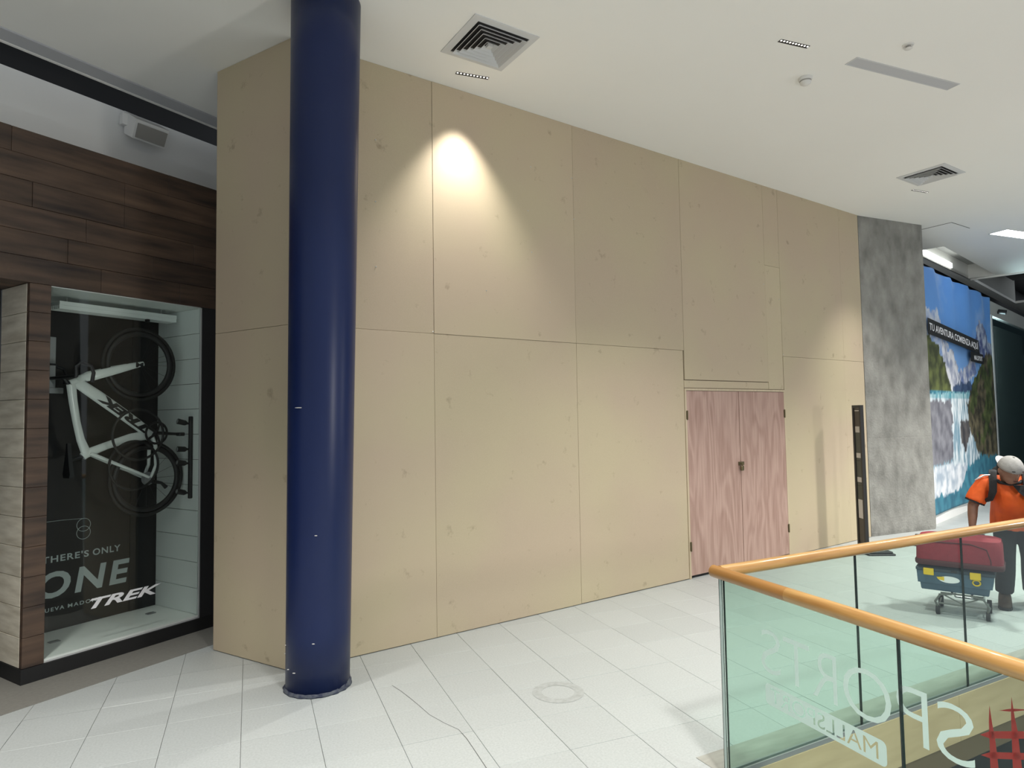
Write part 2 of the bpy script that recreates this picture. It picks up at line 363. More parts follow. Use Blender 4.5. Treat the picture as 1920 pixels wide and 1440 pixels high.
def clip(poly, px, py, nx, ny):
    out = []
    for i in range(len(poly)):
        a, b = poly[i], poly[(i + 1) % len(poly)]
        da = (a[0] - px) * nx + (a[1] - py) * ny; db = (b[0] - px) * nx + (b[1] - py) * ny
        if da >= 0: out.append(a)
        if da * db < 0: t = da / (da - db); out.append((a[0] + t * (b[0] - a[0]), a[1] + t * (b[1] - a[1])))
    return out
def camproj(x, y, z=0):
    d = Vector((x, y, z - CAM_H)); zz = d.dot(fw)
    return (960 + FPX * d.dot(rt) / zz, 720 - FPX * d.dot(up) / zz, zz) if zz > 0.1 else (9e9, 9e9, -1)
G = 0.0011; PT = 0.4019
seen, rest = [], []
wn = (math.sin(R(WA)), -math.cos(R(WA)))      # towards the walkway
nN = (-math.sin(R(NA)), math.cos(R(NA)))      # near run: +y is the void
nF = (-math.sin(R(FA)), math.cos(R(FA)))      # far run: +y is the walkway
for i in range(-24, 44):
    for j in range(-18, 52):
        a0, a1 = 0.766 + 0.4015 * i + G, 0.766 + 0.4015 * (i + 1) - G
        b0, b1 = 3.141 + 0.4023 * j + G, 3.141 + 0.4023 * (j + 1) - G
        cs = [(a * E1[0] + b * E2[0], a * E1[1] + b * E2[1]) for a, b in ((a0, b0), (a1, b0), (a1, b1), (a0, b1))]
        mx, my = sum(c[0] for c in cs) / 4, sum(c[1] for c in cs) / 4
        if not (-8.5 < mx < 20 and -4 < my < 22): continue
        if (mx - WX) * wn[0] + (my - WY) * wn[1] < -0.3 and to_local(WX, WY, WA, (mx, my))[0] > 0.2 and to_local(WX, WY, WA, (mx, my))[0] < 8.2: continue
        nd = [(x - CX) * nN[0] + (y - CY) * nN[1] for x, y in cs]; fd = [(x - CX) * nF[0] + (y - CY) * nF[1] for x, y in cs]
        # the wedge where nd>0 and fd<0 is the void
        if all(n > 0 and f < 0 for n, f in zip(nd, fd)): continue
        whole = True; poly = cs
        if any(n > 0 and f < 0 for n, f in zip(nd, fd)):
            whole = False
            pn = clip(cs, CX, CY, -nN[0], -nN[1]); pf = clip(cs, CX, CY, nF[0], nF[1])
            ar = lambda q: abs(sum(q[k][0] * q[k - 1][1] - q[k - 1][0] * q[k][1] for k in range(len(q)))) / 2 if len(q) > 2 else 0
            poly = pn if ar(pn) >= ar(pf) else pf
            if len(poly) < 3: continue
        u, v, zz = camproj(mx, my)
        vis = -60 < u < 1980 and v < 1520 and zz > 0
        # hidden behind the boarded front or the bike shop
        if to_local(SX, SY, SA, (mx, my))[1] > -0.5: vis = False
        if to_local(WX, WY, WA, (mx, my))[1] > 0.3 and to_local(WX, WY, WA, (mx, my))[0] < 8.2: vis = False
        (seen if vis and whole else rest).append((zz, i, j, poly, (mx, my)))
seen.sort(key=lambda t: t[0])
rest += seen[300:]; seen = seen[:300]
tb = MB(); hx, hy = 0.4015 / 2 - G, 0.4023 / 2 - G; c = 0.0012
tb.loft([[(sx * (hx - k), sy * (hy - k), z) for sx, sy in ((-1, -1), (1, -1), (1, 1), (-1, 1))] for k, z in ((0, -0.008), (0, -c), (c, 0))])
tmesh = tb.mesh('tile', 'tile')
for zz, i, j, poly, ctr in seen:
    share(tmesh, 'tile', floor, (ctr[0], ctr[1], random.uniform(-0.0006, 0.0004)), (0, 0, T0))
rb = MB()
for zz, i, j, poly, ctr in rest:
    n = len(poly); rb.add([(x, y, 0) for x, y in poly] + [(x, y, -0.008) for x, y in poly], [tuple(range(n))] + [(k, k + n, (k + 1) % n + n, (k + 1) % n) for k in range(n)])
tag(rb.obj('tile_field', 'tile', floor), kind='stuff')
# hairline crack, drawn as a thin dark filler line set in the tiles
cr = [(-0.821, 4.361), (-0.74, 4.26), (-0.665, 4.153), (-0.59, 4.04), (-0.52, 3.929), (-0.42, 3.82), (-0.331, 3.739), (-0.278, 3.635), (-0.22, 3.49), (-0.159, 3.335), (-0.10, 3.20)]
cm = MB(); L_, R_ = [], []
for k, (x, y) in enumerate(cr):
    a = cr[max(k - 1, 0)]; b = cr[min(k + 1, len(cr) - 1)]; dx, dy = b[0] - a[0], b[1] - a[1]; l = math.hypot(dx, dy); w_ = 0.0016
    L_.append((x - dy / l * w_, y + dx / l * w_, 0.0009)); R_.append((x + dy / l * w_, y - dx / l * w_, 0.0009))
cm.add(L_ + R_, [(k, k + 1, k + 1 + len(cr), k + len(cr)) for k in range(len(cr) - 1)]); mat('crack_dark', (0.10, 0.10, 0.095), 0.9); cm.obj('crack', 'crack_dark', floor)
mat('tile_stain', (0.30, 0.315, 0.31), 0.5, var=(0.41, 0.435, 0.435), scale=(30, 30, 30))
cm = MB(); NS = 32; o1 = [(0.262 + 0.165 * math.cos(2 * math.pi * k / NS), 4.215 + 0.16 * math.sin(2 * math.pi * k / NS), 0.0010) for k in range(NS)]; i1 = [(0.262 + 0.105 * math.cos(2 * math.pi * k / NS), 4.215 + 0.10 * math.sin(2 * math.pi * k / NS), 0.0010) for k in range(NS)]
cm.add(o1 + i1, [(k, (k + 1) % NS, (k + 1) % NS + NS, k + NS) for k in range(NS)]); cm.obj('ring_stain', 'tile_stain', floor)
# grey threshold strip before the bike shop
sf = frame('trim_1', SX, SY, SA)
mb = MB(); mb.box(-6, 3.2, -0.43, 3, -0.007, 0.003); mb.obj('strip', 'grey_floor', sf)
tag(sf, 'dark grey floor strip along the bike shop front', 'floor strip', kind='structure')
# stone border along the railing and the slab edge
nf = frame('trim_2', CX, CY, NA)
mb = MB(); mb.box(0.0, 8.9, -0.16, -0.02, -0.006, 0.0022); mb.obj('border_strip', 'stone_border', nf)
mb = MB(); mb.box(0.04, 9, 0.001, 0.018, -0.28, -0.013); mb.obj('edge_cladding', 'travertine', nf)
tag(nf, 'grey stone border and cladding under the near glass railing', 'floor edge', kind='structure')
ff = frame('trim_3', CX, CY, FA)
mb = MB(); mb.box(0.0, 15.8, 0.02, 0.19, -0.006, 0.0022); mb.obj('border_strip', 'stone_border', ff)
for k in range(8):
    mb = MB(); mb.box(0.04 + k * 1.9, 0.04 + (k + 1) * 1.9 - 0.003, -0.018, -0.001, -0.285, -0.013); mb.obj('cladding_panel', 'travertine', ff)
mb = MB(); mb.box(0.04, 15.6, -0.010, 0.2, -0.42, -0.286); mb.obj('edge_backing', 'brown_trim', ff)
tag(ff, 'beige travertine slab edge below the far glass railing', 'floor edge', kind='structure')
lf = MB(); lf.box(-1, 18, -9, 12, -4.7, -4.6); lo = lf.obj('floor_lower', 'lower_floor'); tag(lo, 'dark floor of the storey below the opening', 'floor', kind='structure')
lw = frame('wall_lower', CX, CY, FA); mb = MB(); mb.box(-3, 17, 1.2, 1.3, -4.6, -0.42); mb.obj('lower_front', 'lower_floor', lw); tag(lw, 'dark wall of the storey below the opening', 'wall', kind='structure')
we = MB(); we.box(17.2, 17.5, 3, 26, -0.0, 5.2); tag(we.obj('wall_unseen', 'shop_dark'), 'unseen dark grey wall added for the far pane to reflect', 'wall', kind='structure')  # out of view, added to darken reflections in the far shop pane

# ------------------------------------------------------------------ ceiling
SLX, SLY, SLA = 7.44, 10.99, 42.0
slot = [to_world(SLX, SLY, SLA, *q) for q in ((0, 0), (3.6, 0), (3.6, 0.47), (0, 0.47))]
opn = [to_world(SLX, SLY, SLA, *q) for q in ((3.72, -0.55), (8.5, -0.9), (8.5, 0.55), (3.72, 0.45))]
ce = [to_world(SX, SY, SA, -7, 0.36), to_world(SX, SY, SA, 4.5, 0.36), to_world(PX, PY, PA, -3, 0.62), to_world(PX, PY, PA, 13, 0.62),
      (18, 12.2), to_world(CX, CY, FA, 15, -0.5), to_world(CX, CY, FA, 0.5, -0.5), to_world(CX, CY, NA, 0.5, 0.4), to_world(CX, CY, NA, 8.4, 0.4), (-9.5, -5)]
ceil = flat_poly(ce, [slot, opn], ZC, ZC + 0.06, 'ceiling', 'ceiling_paint')
tag(ceil, 'smooth off-white plasterboard ceiling over the walkway', 'ceiling', kind='structure')
ct = frame('trim_4', SX, SY, SA, ZC)
mb = MB(); mb.box(-6.5, 3.6, 0.17, 0.335, -0.012, 0.0); mb.obj('edge_band', 'panel_off', ct)
mb = MB(); mb.box(-6.5, 3.6, 0.335, 0.36, -0.02, 0.06); mb.obj('edge_lip', 'ceiling_paint', ct)
tag(ct, 'grey edge band of the ceiling beside the dark gap', 'ceiling trim', kind='structure')
cv = frame('trim_5', SLX, SLY, SLA, ZC)
mb = MB(); mb.box(-0.02, 3.62, -0.02, 0.49, 0.30, 0.32); mb.obj('cove_top', 'cove_grey', cv)
mb = MB(); mb.box(-0.02, 3.62, 0.47, 0.49, 0.0, 0.30); mb.obj('cove_side', 'ceiling_paint', cv)
mb = MB(); mb.box(-0.02, 3.62, -0.02, 0.0, 0.0601, 0.30); mb.obj('cove_side', 'ceiling_paint', cv)
mb = MB(); mb.box(-0.02, 0.0, -0.02, 0.49, 0.0601, 0.30); mb.obj('cove_end', 'ceiling_paint', cv)
mb = MB(); mb.box(3.6, 3.62, -0.02, 0.49, 0.0601, 0.30); mb.obj('cove_end', 'ceiling_paint', cv)
mb = MB(); mb.box(0.1, 2.3, 0.44, 0.468, 0.04, 0.13); mb.obj('light_strip', 'cove_led', cv)
tag(cv, 'recessed ceiling cove with white light strip beyond concrete pillar', 'light cove', kind='structure')
op = frame('trim_6', SLX, SLY, SLA, ZC)
mb = MB(); mb.box(3.6, 8.7, -1.0, 0.7, 0.8, 0.82); mb.box(3.6, 8.7, 0.58, 0.6, 0.0601, 0.8); mb.obj('void_lining', 'cove_grey', op)
mb = MB(); mb.box(3.69, 3.73, -0.56, 0.46, -0.03, 0.1); mb.obj('void_frame', 'ceiling_paint', op)
mb = MB(); mb.tube([(3.9, 0.2, 0.35), (4.6, 0.1, 0.33), (5.4, -0.1, 0.4)], 0.12, 12); mb.obj('duct', 'white_paint', op, True)
mb = MB(); mb.box(4.6, 7.5, -0.6, 0.4, 0.45, 0.7); mb.obj('dark_duct', 'soft_black', op)
tag(op, 'open ceiling void with ducts at the right edge', 'ceiling opening', kind='structure')

# ------------------------------------------------------------------ boarded shop front
wm = frame('wall_boarded', WX, WY, WA)
tag(wm, 'tan fibreboard hoarding closing the shop front', 'wall', kind='structure')
mb = MB(); mb.box(0.02, 4.155, 0.021, 0.07, 0, ZC); mb.box(6.01, 7.95, 0.021, 0.07, 0, ZC); mb.box(4.155, 6.01, 0.021, 0.07, 2.03, ZC); mb.obj('backing', 'mdf_back', wm)
PAN = [(0.0, 1.145, 0.004, 2.44), (1.145, 2.66, 0.004, 2.44), (2.66, 4.163, 0.006, 2.44), (6.012, 7.44, 0.004, 2.45), (7.44, 7.96, 0.004, 2.45),
       (0.0, 1.145, 2.44, ZC), (1.145, 2.66, 2.44, ZC), (2.66, 4.18, 2.44, ZC), (4.18, 5.695, 2.125, ZC), (5.695, 6.006, 3.56, ZC), (5.695, 6.006, 2.035, 3.56),
       (4.167, 5.69, 2.035, 2.12), (6.006, 7.44, 2.45, ZC), (7.44, 7.96, 2.45, ZC)]
for k, (a, b, z0, z1) in enumerate(PAN):
    g = 0.0014; off = random.uniform(0.0, 0.0025)
    mb = MB(); mb.bbox(a + g, b - g, off, 0.019, z0 + g, z1 - (g if z1 < ZC else 0.001), 0.0012); mb.obj('board', 'mdf', wm)
sc_ = MB(); sc_.ell((0, 0, 0), (0.006, 0.003, 0.006), 8, 4); scm = sc_.mesh('screw', 'steel', 'all')
for s_, z_ in [(0.645, 3.939), (0.642, 3.446), (2.157, 4.04), (2.646, 4.033), (2.662, 3.635), (2.152, 3.246), (1.656, 2.844), (1.135, 2.455), (2.35, 2.803), (5.666, 3.319), (5.976, 3.163), (6.023, 2.472), (0.644, 2.932), (2.118, 3.625)]:
    share(scm, 'screw', wm, (s_, 0.0, z_))
wr = frame('wall_return', WX, WY, RA)
tag(wr, 'short tan fibreboard return behind the blue column', 'wall', kind='structure')
for z0, z1 in ((0.004, 2.44), (2.44, ZC)):
    mb = MB(); mb.bbox(0.0, 0.881, -0.02, 0.0, z0 + 0.0014, z1 - 0.0014, 0.0012); mb.obj('board', 'mdf', wr)
mb = MB(); mb.box(0.03, 0.87, -0.07, -0.021, 0, ZC); mb.obj('backing', 'mdf_back', wr)

# double door
dr = frame('door_1', WX, WY, WA)
tag(dr, 'pair of pinkish plywood doors in the hoarding', 'door', kind='structure')
mb = MB(); mb.box(4.166, 4.19, -0.006, 0.03, 0.0, 2.031); mb.obj('jamb', 'pale_wood', dr)
mb = MB(); mb.box(5.99, 6.009, -0.004, 0.03, 0.0, 2.031); mb.obj('jamb', 'pale_wood', dr)
mb = MB(); mb.box(4.19, 5.99, -0.006, 0.03, 2.008, 2.031); mb.obj('head', 'pale_wood', dr)
for a, b, l in ((4.194, 5.094, 'left'), (5.099, 5.987, 'right')):
    mb = MB(); mb.bbox(a, b, -0.001 if l == 'left' else -0.004, 0.02, 0.03, 2.004, 0.002); lf_ = mb.obj('door_leaf', 'plywood', dr)
    hx_ = 4.192 if l == 'left' else 5.988
    for z_ in (1.74, 0.34):
        h = MB(); h.tube([(hx_, -0.011, z_ - 0.05), (hx_, -0.011, z_ + 0.05)], 0.008, 8); h.box(hx_ - 0.014, hx_ + 0.014, -0.008, -0.004, z_ - 0.045, z_ + 0.045); h.obj('hinge', 'brass', lf_)
mb = MB(); mb.box(4.19, 5.99, 0.022, 0.03, 0.0, 2.008); mb.obj('void_board', 'black', dr)
mb = MB(); mb.box(5.05, 5.15, -0.010, -0.004, 1.155, 1.195); mb.tube([(5.085, -0.014, 1.175), (5.085, -0.03, 1.175), (5.085, -0.03, 1.15)], 0.006, 6); mb.obj('hasp', 'brass', dr)
mb = MB(); mb.bbox(5.062, 5.108, -0.04, -0.016, 1.095, 1.15, 0.005); mb.obj('padlock', 'brass', dr)

# ------------------------------------------------------------------ concrete pillar, blue column
pp = [(4.985, 9.155), (5.10, 9.205), (6.235, 9.685), (5.95, 10.38), (4.70, 9.90)]
mb = MB(); n = len(pp); rings = []
cxp, cyp = sum(p[0] for p in pp) / n, sum(p[1] for p in pp) / n
for z, k in ((0.0, 0.985), (0.05, 1.0), (1.36, 1.0), (1.365, 0.995), (1.375, 0.995), (1.38, 1.0), (2.86, 1.0), (2.863, 0.997), (2.87, 0.997), (2.873, 1.0), (ZC - 0.002, 1.0)):
    rings.append([(cxp + (x - cxp) * k, cyp + (y - cyp) * k, z) for x, y in pp])
mb.loft(rings); tag(mb.obj('concrete_pillar', 'concrete'), 'raw grey board-marked concrete pillar at the end of the hoarding', 'pillar')
bc = frame('round_column', -1.316, 4.387, 0)
tag(bc, 'glossy navy blue round steel column in the foreground', 'column')
mb = MB(); rings = []
for k in range(13):
    t = k / 12; z = t * (ZC - 0.002); r = 0.2052 + (0.226 - 0.2052) * t; cx_ = 0.107 * t; cy_ = -0.156 * t
    rings.append([(cx_ + r * math.cos(2 * math.pi * q / 64), cy_ + r * math.sin(2 * math.pi * q / 64), z) for q in range(64)])
mb.loft(rings); mb.obj('shaft', 'blue_paint', bc, 'all')
mb = MB(); rings = []
for z, r in ((0.0, 0.219), (0.008, 0.218), (0.016, 0.211), (0.022, 0.2065)):
    rings.append([((r + 0.003 * math.sin(q * 1.7) + 0.002 * math.sin(q * 4.1)) * math.cos(2 * math.pi * q / 64), (r + 0.003 * math.sin(q * 1.7)) * math.sin(2 * math.pi * q / 64), z + (0.028 * max(0, math.sin(2 * math.pi * q / 64 + 0.9)) ** 2 if z > 0.02 else 0)) for q in range(64)])
mb.loft(rings); o = mb.obj('worn_base', 'worn_paint', bc, 'all'); tag(o, 'scuffed grey worn paint around the foot')
for a, z_, s_ in ((-112, 1.83, 0.03), (-80, 1.02, 0.008), (-150, 0.30, 0.006), (-155, 0.24, 0.006), (-135, 0.16, 0.008), (-118, 0.15, 0.010), (-82, 0.34, 0.008)):
    x, y = 0.208 * math.cos(R(a)), 0.208 * math.sin(R(a)); k = z_ / ZC
    mb = MB(); mb.ell((x + 0.107 * k + x * 0.10 * k, y - 0.156 * k + y * 0.10 * k, z_), (s_ * abs(math.sin(R(a))) + 0.002, 0.0035, 0.003), 8, 5); mb.obj('paint_chip', 'paper', bc)

# ------------------------------------------------------------------ bike shop front (left)
wl = frame('wall_left', SX, SY, SA)
tag(wl, 'bike shop front clad in dark stained planks with white fascia', 'wall', kind='structure')
# header planks
rows = 6; z0, z1 = 2.735, 3.80; rh = (z1 - z0) / rows
for r_ in range(rows):
    x = -3.2 + (r_ % 3) * 0.37
    xs = [-3.6]
    while x < 1.9: xs.append(x); x += random.choice((0.62, 0.85, 1.1))
    xs.append(1.9)
    for a, b in zip(xs[:-1], xs[1:]):
        if b - a < 0.05: continue
        mb = MB(); o_ = random.uniform(0, 0.004); mb.bbox(a + 0.0008, b - 0.0008, -0.012 - o_, 0.02, z0 + r_ * rh + 0.001, z0 + (r_ + 1) * rh - 0.001, 0.002); mb.obj('plank', 'dark_wood', wl)
mb = MB(); mb.box(-3.6, 1.9, 0.02, 0.48, 2.737, 3.80); mb.obj('header_core', 'dark_wood', wl)
# corner post: dark planks on the front, limewashed boards on the side
bn = 13
for k in range(bn):
    a, b = 0.105 + k * (2.63 / bn), 0.105 + (k + 1) * (2.63 / bn)
    mb = MB(); mb.bbox(-0.012, 0.12, -0.012, 0.03, a + 0.001, b - 0.001, 0.002); mb.obj('post_plank', 'dark_wood', wl)
    mb = MB(); mb.bbox(-0.012 - random.uniform(0, 0.003), 0.001, 0.031, 0.42, a + 0.0015, b - 0.0015, 0.002); mb.obj('side_board', 'white_wood', wl)
mb = MB(); mb.box(0.001, 0.119, 0.03, 0.72, 0.10, 2.735); mb.obj('post_core', 'soft_black', wl)
mb = MB(); mb.box(-0.02, 1.9, -0.02, 0.72, 0.0, 0.104); mb.obj('plinth', 'black', wl)
mb = MB(); mb.box(1.275, 1.9, -0.012, 0.72, 0.104, 2.735); mb.obj('frame_post', 'soft_black', wl)
# recessed entry to the left of the post
mb = MB(); mb.box(-4, -0.02, 0.42, 0.5, 0, 2.735); mb.obj('entry_dark', 'black', wl)  # black sheet, the darkness of the entry put into its colour
# fascia over the header
mb = MB(); mb.box(-6, 2.3, 0.53, 0.60, 4.14, 4.455); mb.obj('fascia_upper', 'white_paint', wl)
mb = MB(); mb.box(-6, 2.3, 0.485, 0.60, 3.6, 4.138); mb.obj('fascia_lower', 'white_paint', wl)
mb = MB(); mb.box(-6, 2.3, 0.95, 1.0, 3.4, 5.2); mb.box(-6, 2.3, 0.3, 1.0, 5.2, 5.25); mb.obj('ceiling_gap', 'black', wl)
# display booth behind the glass
mb = MB(); mb.box(0.12, 1.29, 0.66, 0.70, 0.10, 2.76); mb.obj('booth_back', 'booth_white', wl)
mb = MB(); mb.box(0.12, 1.275, 0.0, 0.66, 0.104, 0.13); mb.obj('booth_floor', 'booth_white', wl)
mb = MB(); mb.box(0.12, 1.275, 0.012, 0.66, 2.73, 2.76); mb.obj('booth_ceiling', 'booth_white', wl)
hb = 2.60 / 12
for k in range(12):
    mb = MB(); mb.bbox(1.262, 1.275, 0.02, 0.66, 0.13 + k * hb + 0.002, 0.13 + (k + 1) * hb - 0.002, 0.002); mb.obj('booth_board', 'booth_white', wl)
wn1 = frame('window_1', SX, SY, SA)
tag(wn1, 'bike shop display window with white lettering on the glass', 'window', kind='structure')
mb = MB(); mb.box(0.121, 1.262, 0.0, 0.008, 0.118, 2.728); mb.obj('pane', 'shop_glass', wn1)
mb = MB(); mb.box(0.121, 1.262, -0.004, 0.012, 0.1045, 0.117); mb.obj('sill_bead', 'aluminium', wn1)
mb = MB(); mb.box(1.2625, 1.274, -0.004, 0.012, 0.1045, 2.73); mb.obj('side_bead', 'aluminium', wn1)
put_text('TREK', 0.073, lambda u, v: (0.415 + u, -0.0015, 0.394 + v + 0.0), 'lettering', 'print_bright', wn1, width=0.53, bold=0.03, shear=0.35)
# display panel with print
dp = frame('display_panel', SX, SY, SA)
tag(dp, 'dark printed display panel with slogan behind the bike', 'display panel')
mb = MB(); mb.box(0.125, 1.032, 0.635, 0.655, 0.131, 2.66); mb.obj('print_board', 'panel_brown', dp)
mb = MB(); mb.box(1.033, 1.26, 0.628, 0.655, 0.131, 2.66); mb.obj('black_board', 'panel_black', dp)
def onp(s0, z0): return lambda u, v: (s0 + u, 0.6335, z0 + v)
put_text("THERE'S", 0.054, onp(0.365, 0.662), 'lettering', 'print_white', dp, width=0.34, bold=0.02, spacing=1.15)
put_text('ONLY', 0.054, onp(0.735, 0.662), 'lettering', 'print_white', dp, width=0.22, bold=0.02, spacing=1.15)
put_text('ONE', 0.205, onp(0.335, 0.385), 'lettering', 'print_white', dp, width=0.70, bold=0.03, shear=0.15, spacing=1.2)
put_text('NUEVA', 0.030, onp(0.350, 0.283), 'lettering', 'print_white', dp, width=0.18, bold=0.02, spacing=1.3)
put_text('MADONE', 0.030, onp(0.555, 0.283), 'lettering', 'print_white', dp, width=0.25, bold=0.02, spacing=1.3)
for cz in (0.925, 0.862):
    mb = MB(); mb.tube([(0.662 + 0.052 * math.cos(2 * math.pi * k / 28), 0.6335, cz + 0.052 * math.sin(2 * math.pi * k / 28)) for k in range(28)], 0.0022, 5, closed=True); mb.obj('ring_mark', 'print_white', dp)
mb = MB(); mb.tube([(0.30, 0.6335, 0.985), (0.5, 0.6335, 0.985), (0.662, 0.6335, 0.977)], 0.0018, 5); mb.obj('line_mark', 'print_white', dp)
for s_, d_, where in ((0.33, 0.33, 'beside the corner post'), (1.09, 0.40, 'below the bicycle')):
    mb = MB(); mb.bbox(-0.035, 0.035, -0.025, 0.025, 0.0, 0.007, 0.002); o = mb.obj('floor_clip', 'metal_grey')
    q = to_world(SX, SY, SA, s_, d_); o.location = (q[0], q[1], 0.1305); o.rotation_euler = (0, 0, R(SA))
    tag(o, 'small grey metal clip on the booth floor ' + where, 'clip', 'clips on the booth floor')

# tube light hanging in the booth
tl = frame('tube_light', SX, SY, SA)
tag(tl, 'white louvred batten light hung from the display booth ceiling', 'lamp')
mb = MB(); mb.box(0.30, 1.22, 0.28, 0.42, 2.655, 2.685); mb.obj('housing', 'booth_white', tl)
for k in range(5):
    y_ = 0.285 + k * 0.032; mb = MB(); mb.box(0.30, 1.22, y_, y_ + 0.008, 2.625, 2.655); mb.obj('louvre', 'booth_white', tl)
for x_ in (0.38, 1.12):
    mb = MB(); mb.tube([(x_, 0.35, 2.685), (x_, 0.35, 2.731)], 0.003, 6); mb.obj('hanger', 'steel', tl)
mb = MB(); mb.box(0.96, 0.985, 0.28, 0.31, 2.60, 2.625); mb.obj('clip', 'soft_black', tl)
# track spots on the booth side
tk = frame('track_light', SX, SY, SA)
tag(tk, 'vertical black light track with four small spots in the booth', 'lamp')
mb = MB(); mb.bbox(1.232, 1.2615, 0.085, 0.115, 1.10, 1.80, 0.005); mb.obj('track', 'soft_black', tk)
for z_, dx in ((1.74, -1), (1.52, -0.2), (1.40, -0.6), (1.15, -1)):
    mb = MB(); a = Vector((1.215, 0.10, z_)); d_ = Vector((-0.075, 0.02, -0.02 * dx)); mb.tube([a + Vector((0.02, 0, 0)), a, a + d_ * 0.2, a + d_], [0.006, 0.01, 0.022, 0.024], 12)
    sp_ = mb.obj('spot_head', 'soft_black', tk, True)
    mb = MB(); mb.tube([a + d_ * 1.001, a + d_ * 1.06], 0.017, 12); mb.obj('lens', 'metal_grey', sp_)

# ------------------------------------------------------------------ bicycle hung nose-up in the booth
bk = frame('bicycle', SX, SY, SA)
tag(bk, 'white racing bicycle hanging nose up in the shop window', 'bicycle')
YB = 0.22
def wheel(name, cs, cz, r):
    wo = MB(); wo.tube([(cs + (r - 0.014) * math.cos(2 * math.pi * k / 48), YB, cz + (r - 0.014) * math.sin(2 * math.pi * k / 48)) for k in range(48)], 0.016, 8, closed=True)
    t = wo.obj('tyre', 'rubber', bk, 'all')
    m_ = MB(); m_.tube([(cs + (r - 0.05) * math.cos(2 * math.pi * k / 48), YB, cz + (r - 0.05) * math.sin(2 * math.pi * k / 48)) for k in range(48)], (0.022), 6, closed=True); m_.obj('rim', 'soft_black', t, 'all')
    m_ = MB(); m_.tube([(cs, YB - 0.035, cz), (cs, YB + 0.035, cz)], 0.018, 12); m_.obj('hub', 'soft_black', t, True)
    sm = MB(); sm.tube([(0, 0, 0.016), (0, 0, r - 0.07)], 0.0012, 4); sme = sm.mesh('spoke', 'soft_black')
    for k in range(16): share(sme, 'spoke', t, (cs, YB, cz), (0, k * 2 * math.pi / 16, 0))
W1 = (0.872, 2.231); W2 = (0.941, 1.292)
wheel('w', *W1, 0.302); wheel('w', *W2, 0.308)
def bt(pts, r, n=10): return [(p[0], p[2] if len(p) > 2 else YB, p[1]) for p in pts]
HD = (0.385, 2.065); BB = (0.968, 1.655); ST = (0.478, 1.522)
mb = MB()
mb.tube(bt([(0.350, 2.056), (0.43, 2.085)], 0), 0.026, 12)                                   # head tube
mb.tube(bt([(0.40, 2.068), (0.55, 1.965), (0.75, 1.82), BB], 0), [(0.040, 0.022), (0.046, 0.024), (0.046, 0.024), (0.042, 0.024)], 14)  # down tube
mb.tube(bt([(0.362, 2.05), (0.378, 1.92), (0.405, 1.76), (0.435, 1.63), ST], 0), [(0.034, 0.02), (0.031, 0.018), (0.028, 0.018), (0.030, 0.018), (0.036, 0.02)], 14)  # top tube
mb.tube(bt([(0.45, 1.50), ST, (0.62, 1.575), (0.80, 1.63), BB], 0), [(0.03, 0.018), (0.034, 0.02), (0.030, 0.018), (0.034, 0.02), (0.04, 0.022)], 14)     # seat tube
for sg in (-1, 1):
    mb.tube([(ST[0] + 0.02, YB + sg * 0.012, ST[1]), (0.70, YB + sg * 0.04, 1.42), (0.93, YB + sg * 0.055, 1.305)], [0.016, 0.013, 0.011], 8)   # seat stays
    mb.tube([(BB[0] - 0.005, YB + sg * 0.03, BB[1] - 0.02), (0.985, YB + sg * 0.045, 1.56), (0.985, YB + sg * 0.055, 1.40), (0.945, YB + sg * 0.055, 1.30)], [0.018, 0.016, 0.014, 0.012], 8)  # chain stays
mb.obj('frame', 'bike_white', bk, True)
mb = MB()
mb.tube(bt([(0.395, 2.085), (0.46, 2.108)], 0), [0.026, 0.03], 10)
for sg in (-1, 1): mb.tube([(0.45, YB + sg * 0.02, 2.103), (0.50, YB + sg * 0.045, 2.12), (0.68, YB + sg * 0.055, 2.178), (0.876, YB + sg * 0.05, 2.236)], [(0.030, 0.014), (0.036, 0.014), (0.031, 0.013), (0.018, 0.010)], 12)
mb.obj('fork', 'bike_white', bk, True)
for cx_, cz_, r_ in ((BB[0] + 0.02, BB[1] + 0.01, 0.088),):
    mb = MB(); mb.tube([(cx_ + r_ * math.cos(2 * math.pi * k / 30), YB - 0.055, cz_ + r_ * math.sin(2 * math.pi * k / 30)) for k in range(30)], 0.010, 6, closed=True)
    for k in range(5): mb.tube([(cx_, YB - 0.055, cz_), (cx_ + r_ * math.cos(k * 1.2566), YB - 0.055, cz_ + r_ * math.sin(k * 1.2566))], 0.010, 6)
    mb.obj('chainring', 'soft_black', bk, True)
mb = MB(); mb.tube([(0.988, YB - 0.075, 1.665), (1.10, YB - 0.085, 1.655), (1.145, YB - 0.085, 1.652)], [0.014, 0.012, 0.012], 8); mb.obj('crank', 'soft_black', bk, True)
mb = MB(); mb.bbox(1.13, 1.18, YB - 0.15, YB - 0.09, 1.635, 1.665, 0.006); mb.obj('pedal', 'soft_black', bk)
mb = MB(); mb.tube([(0.988, YB + 0.075, 1.665), (0.87, YB + 0.085, 1.675)], 0.012, 8); mb.obj('crank', 'soft_black', bk, True)
mb = MB()
for k in range(5): mb.tube([(W2[0], YB - 0.018 - k * 0.006, W2[1]), (W2[0], YB - 0.021 - k * 0.006, W2[1])], 0.055 - k * 0.006, 20)
mb.obj('cassette', 'metal_grey', bk, True)
mb = MB(); mb.tube([(0.955, YB - 0.06, 1.27), (1.03, YB - 0.06, 1.25), (1.07, YB - 0.06, 1.21)], [0.016, 0.012, 0.018], 8); mb.obj('derailleur', 'soft_black', bk, True)
mb = MB(); mb.tube([(0.45, YB, 1.50), (0.36, YB, 1.475)], 0.013, 8); mb.obj('seat_post', 'soft_black', bk, True)
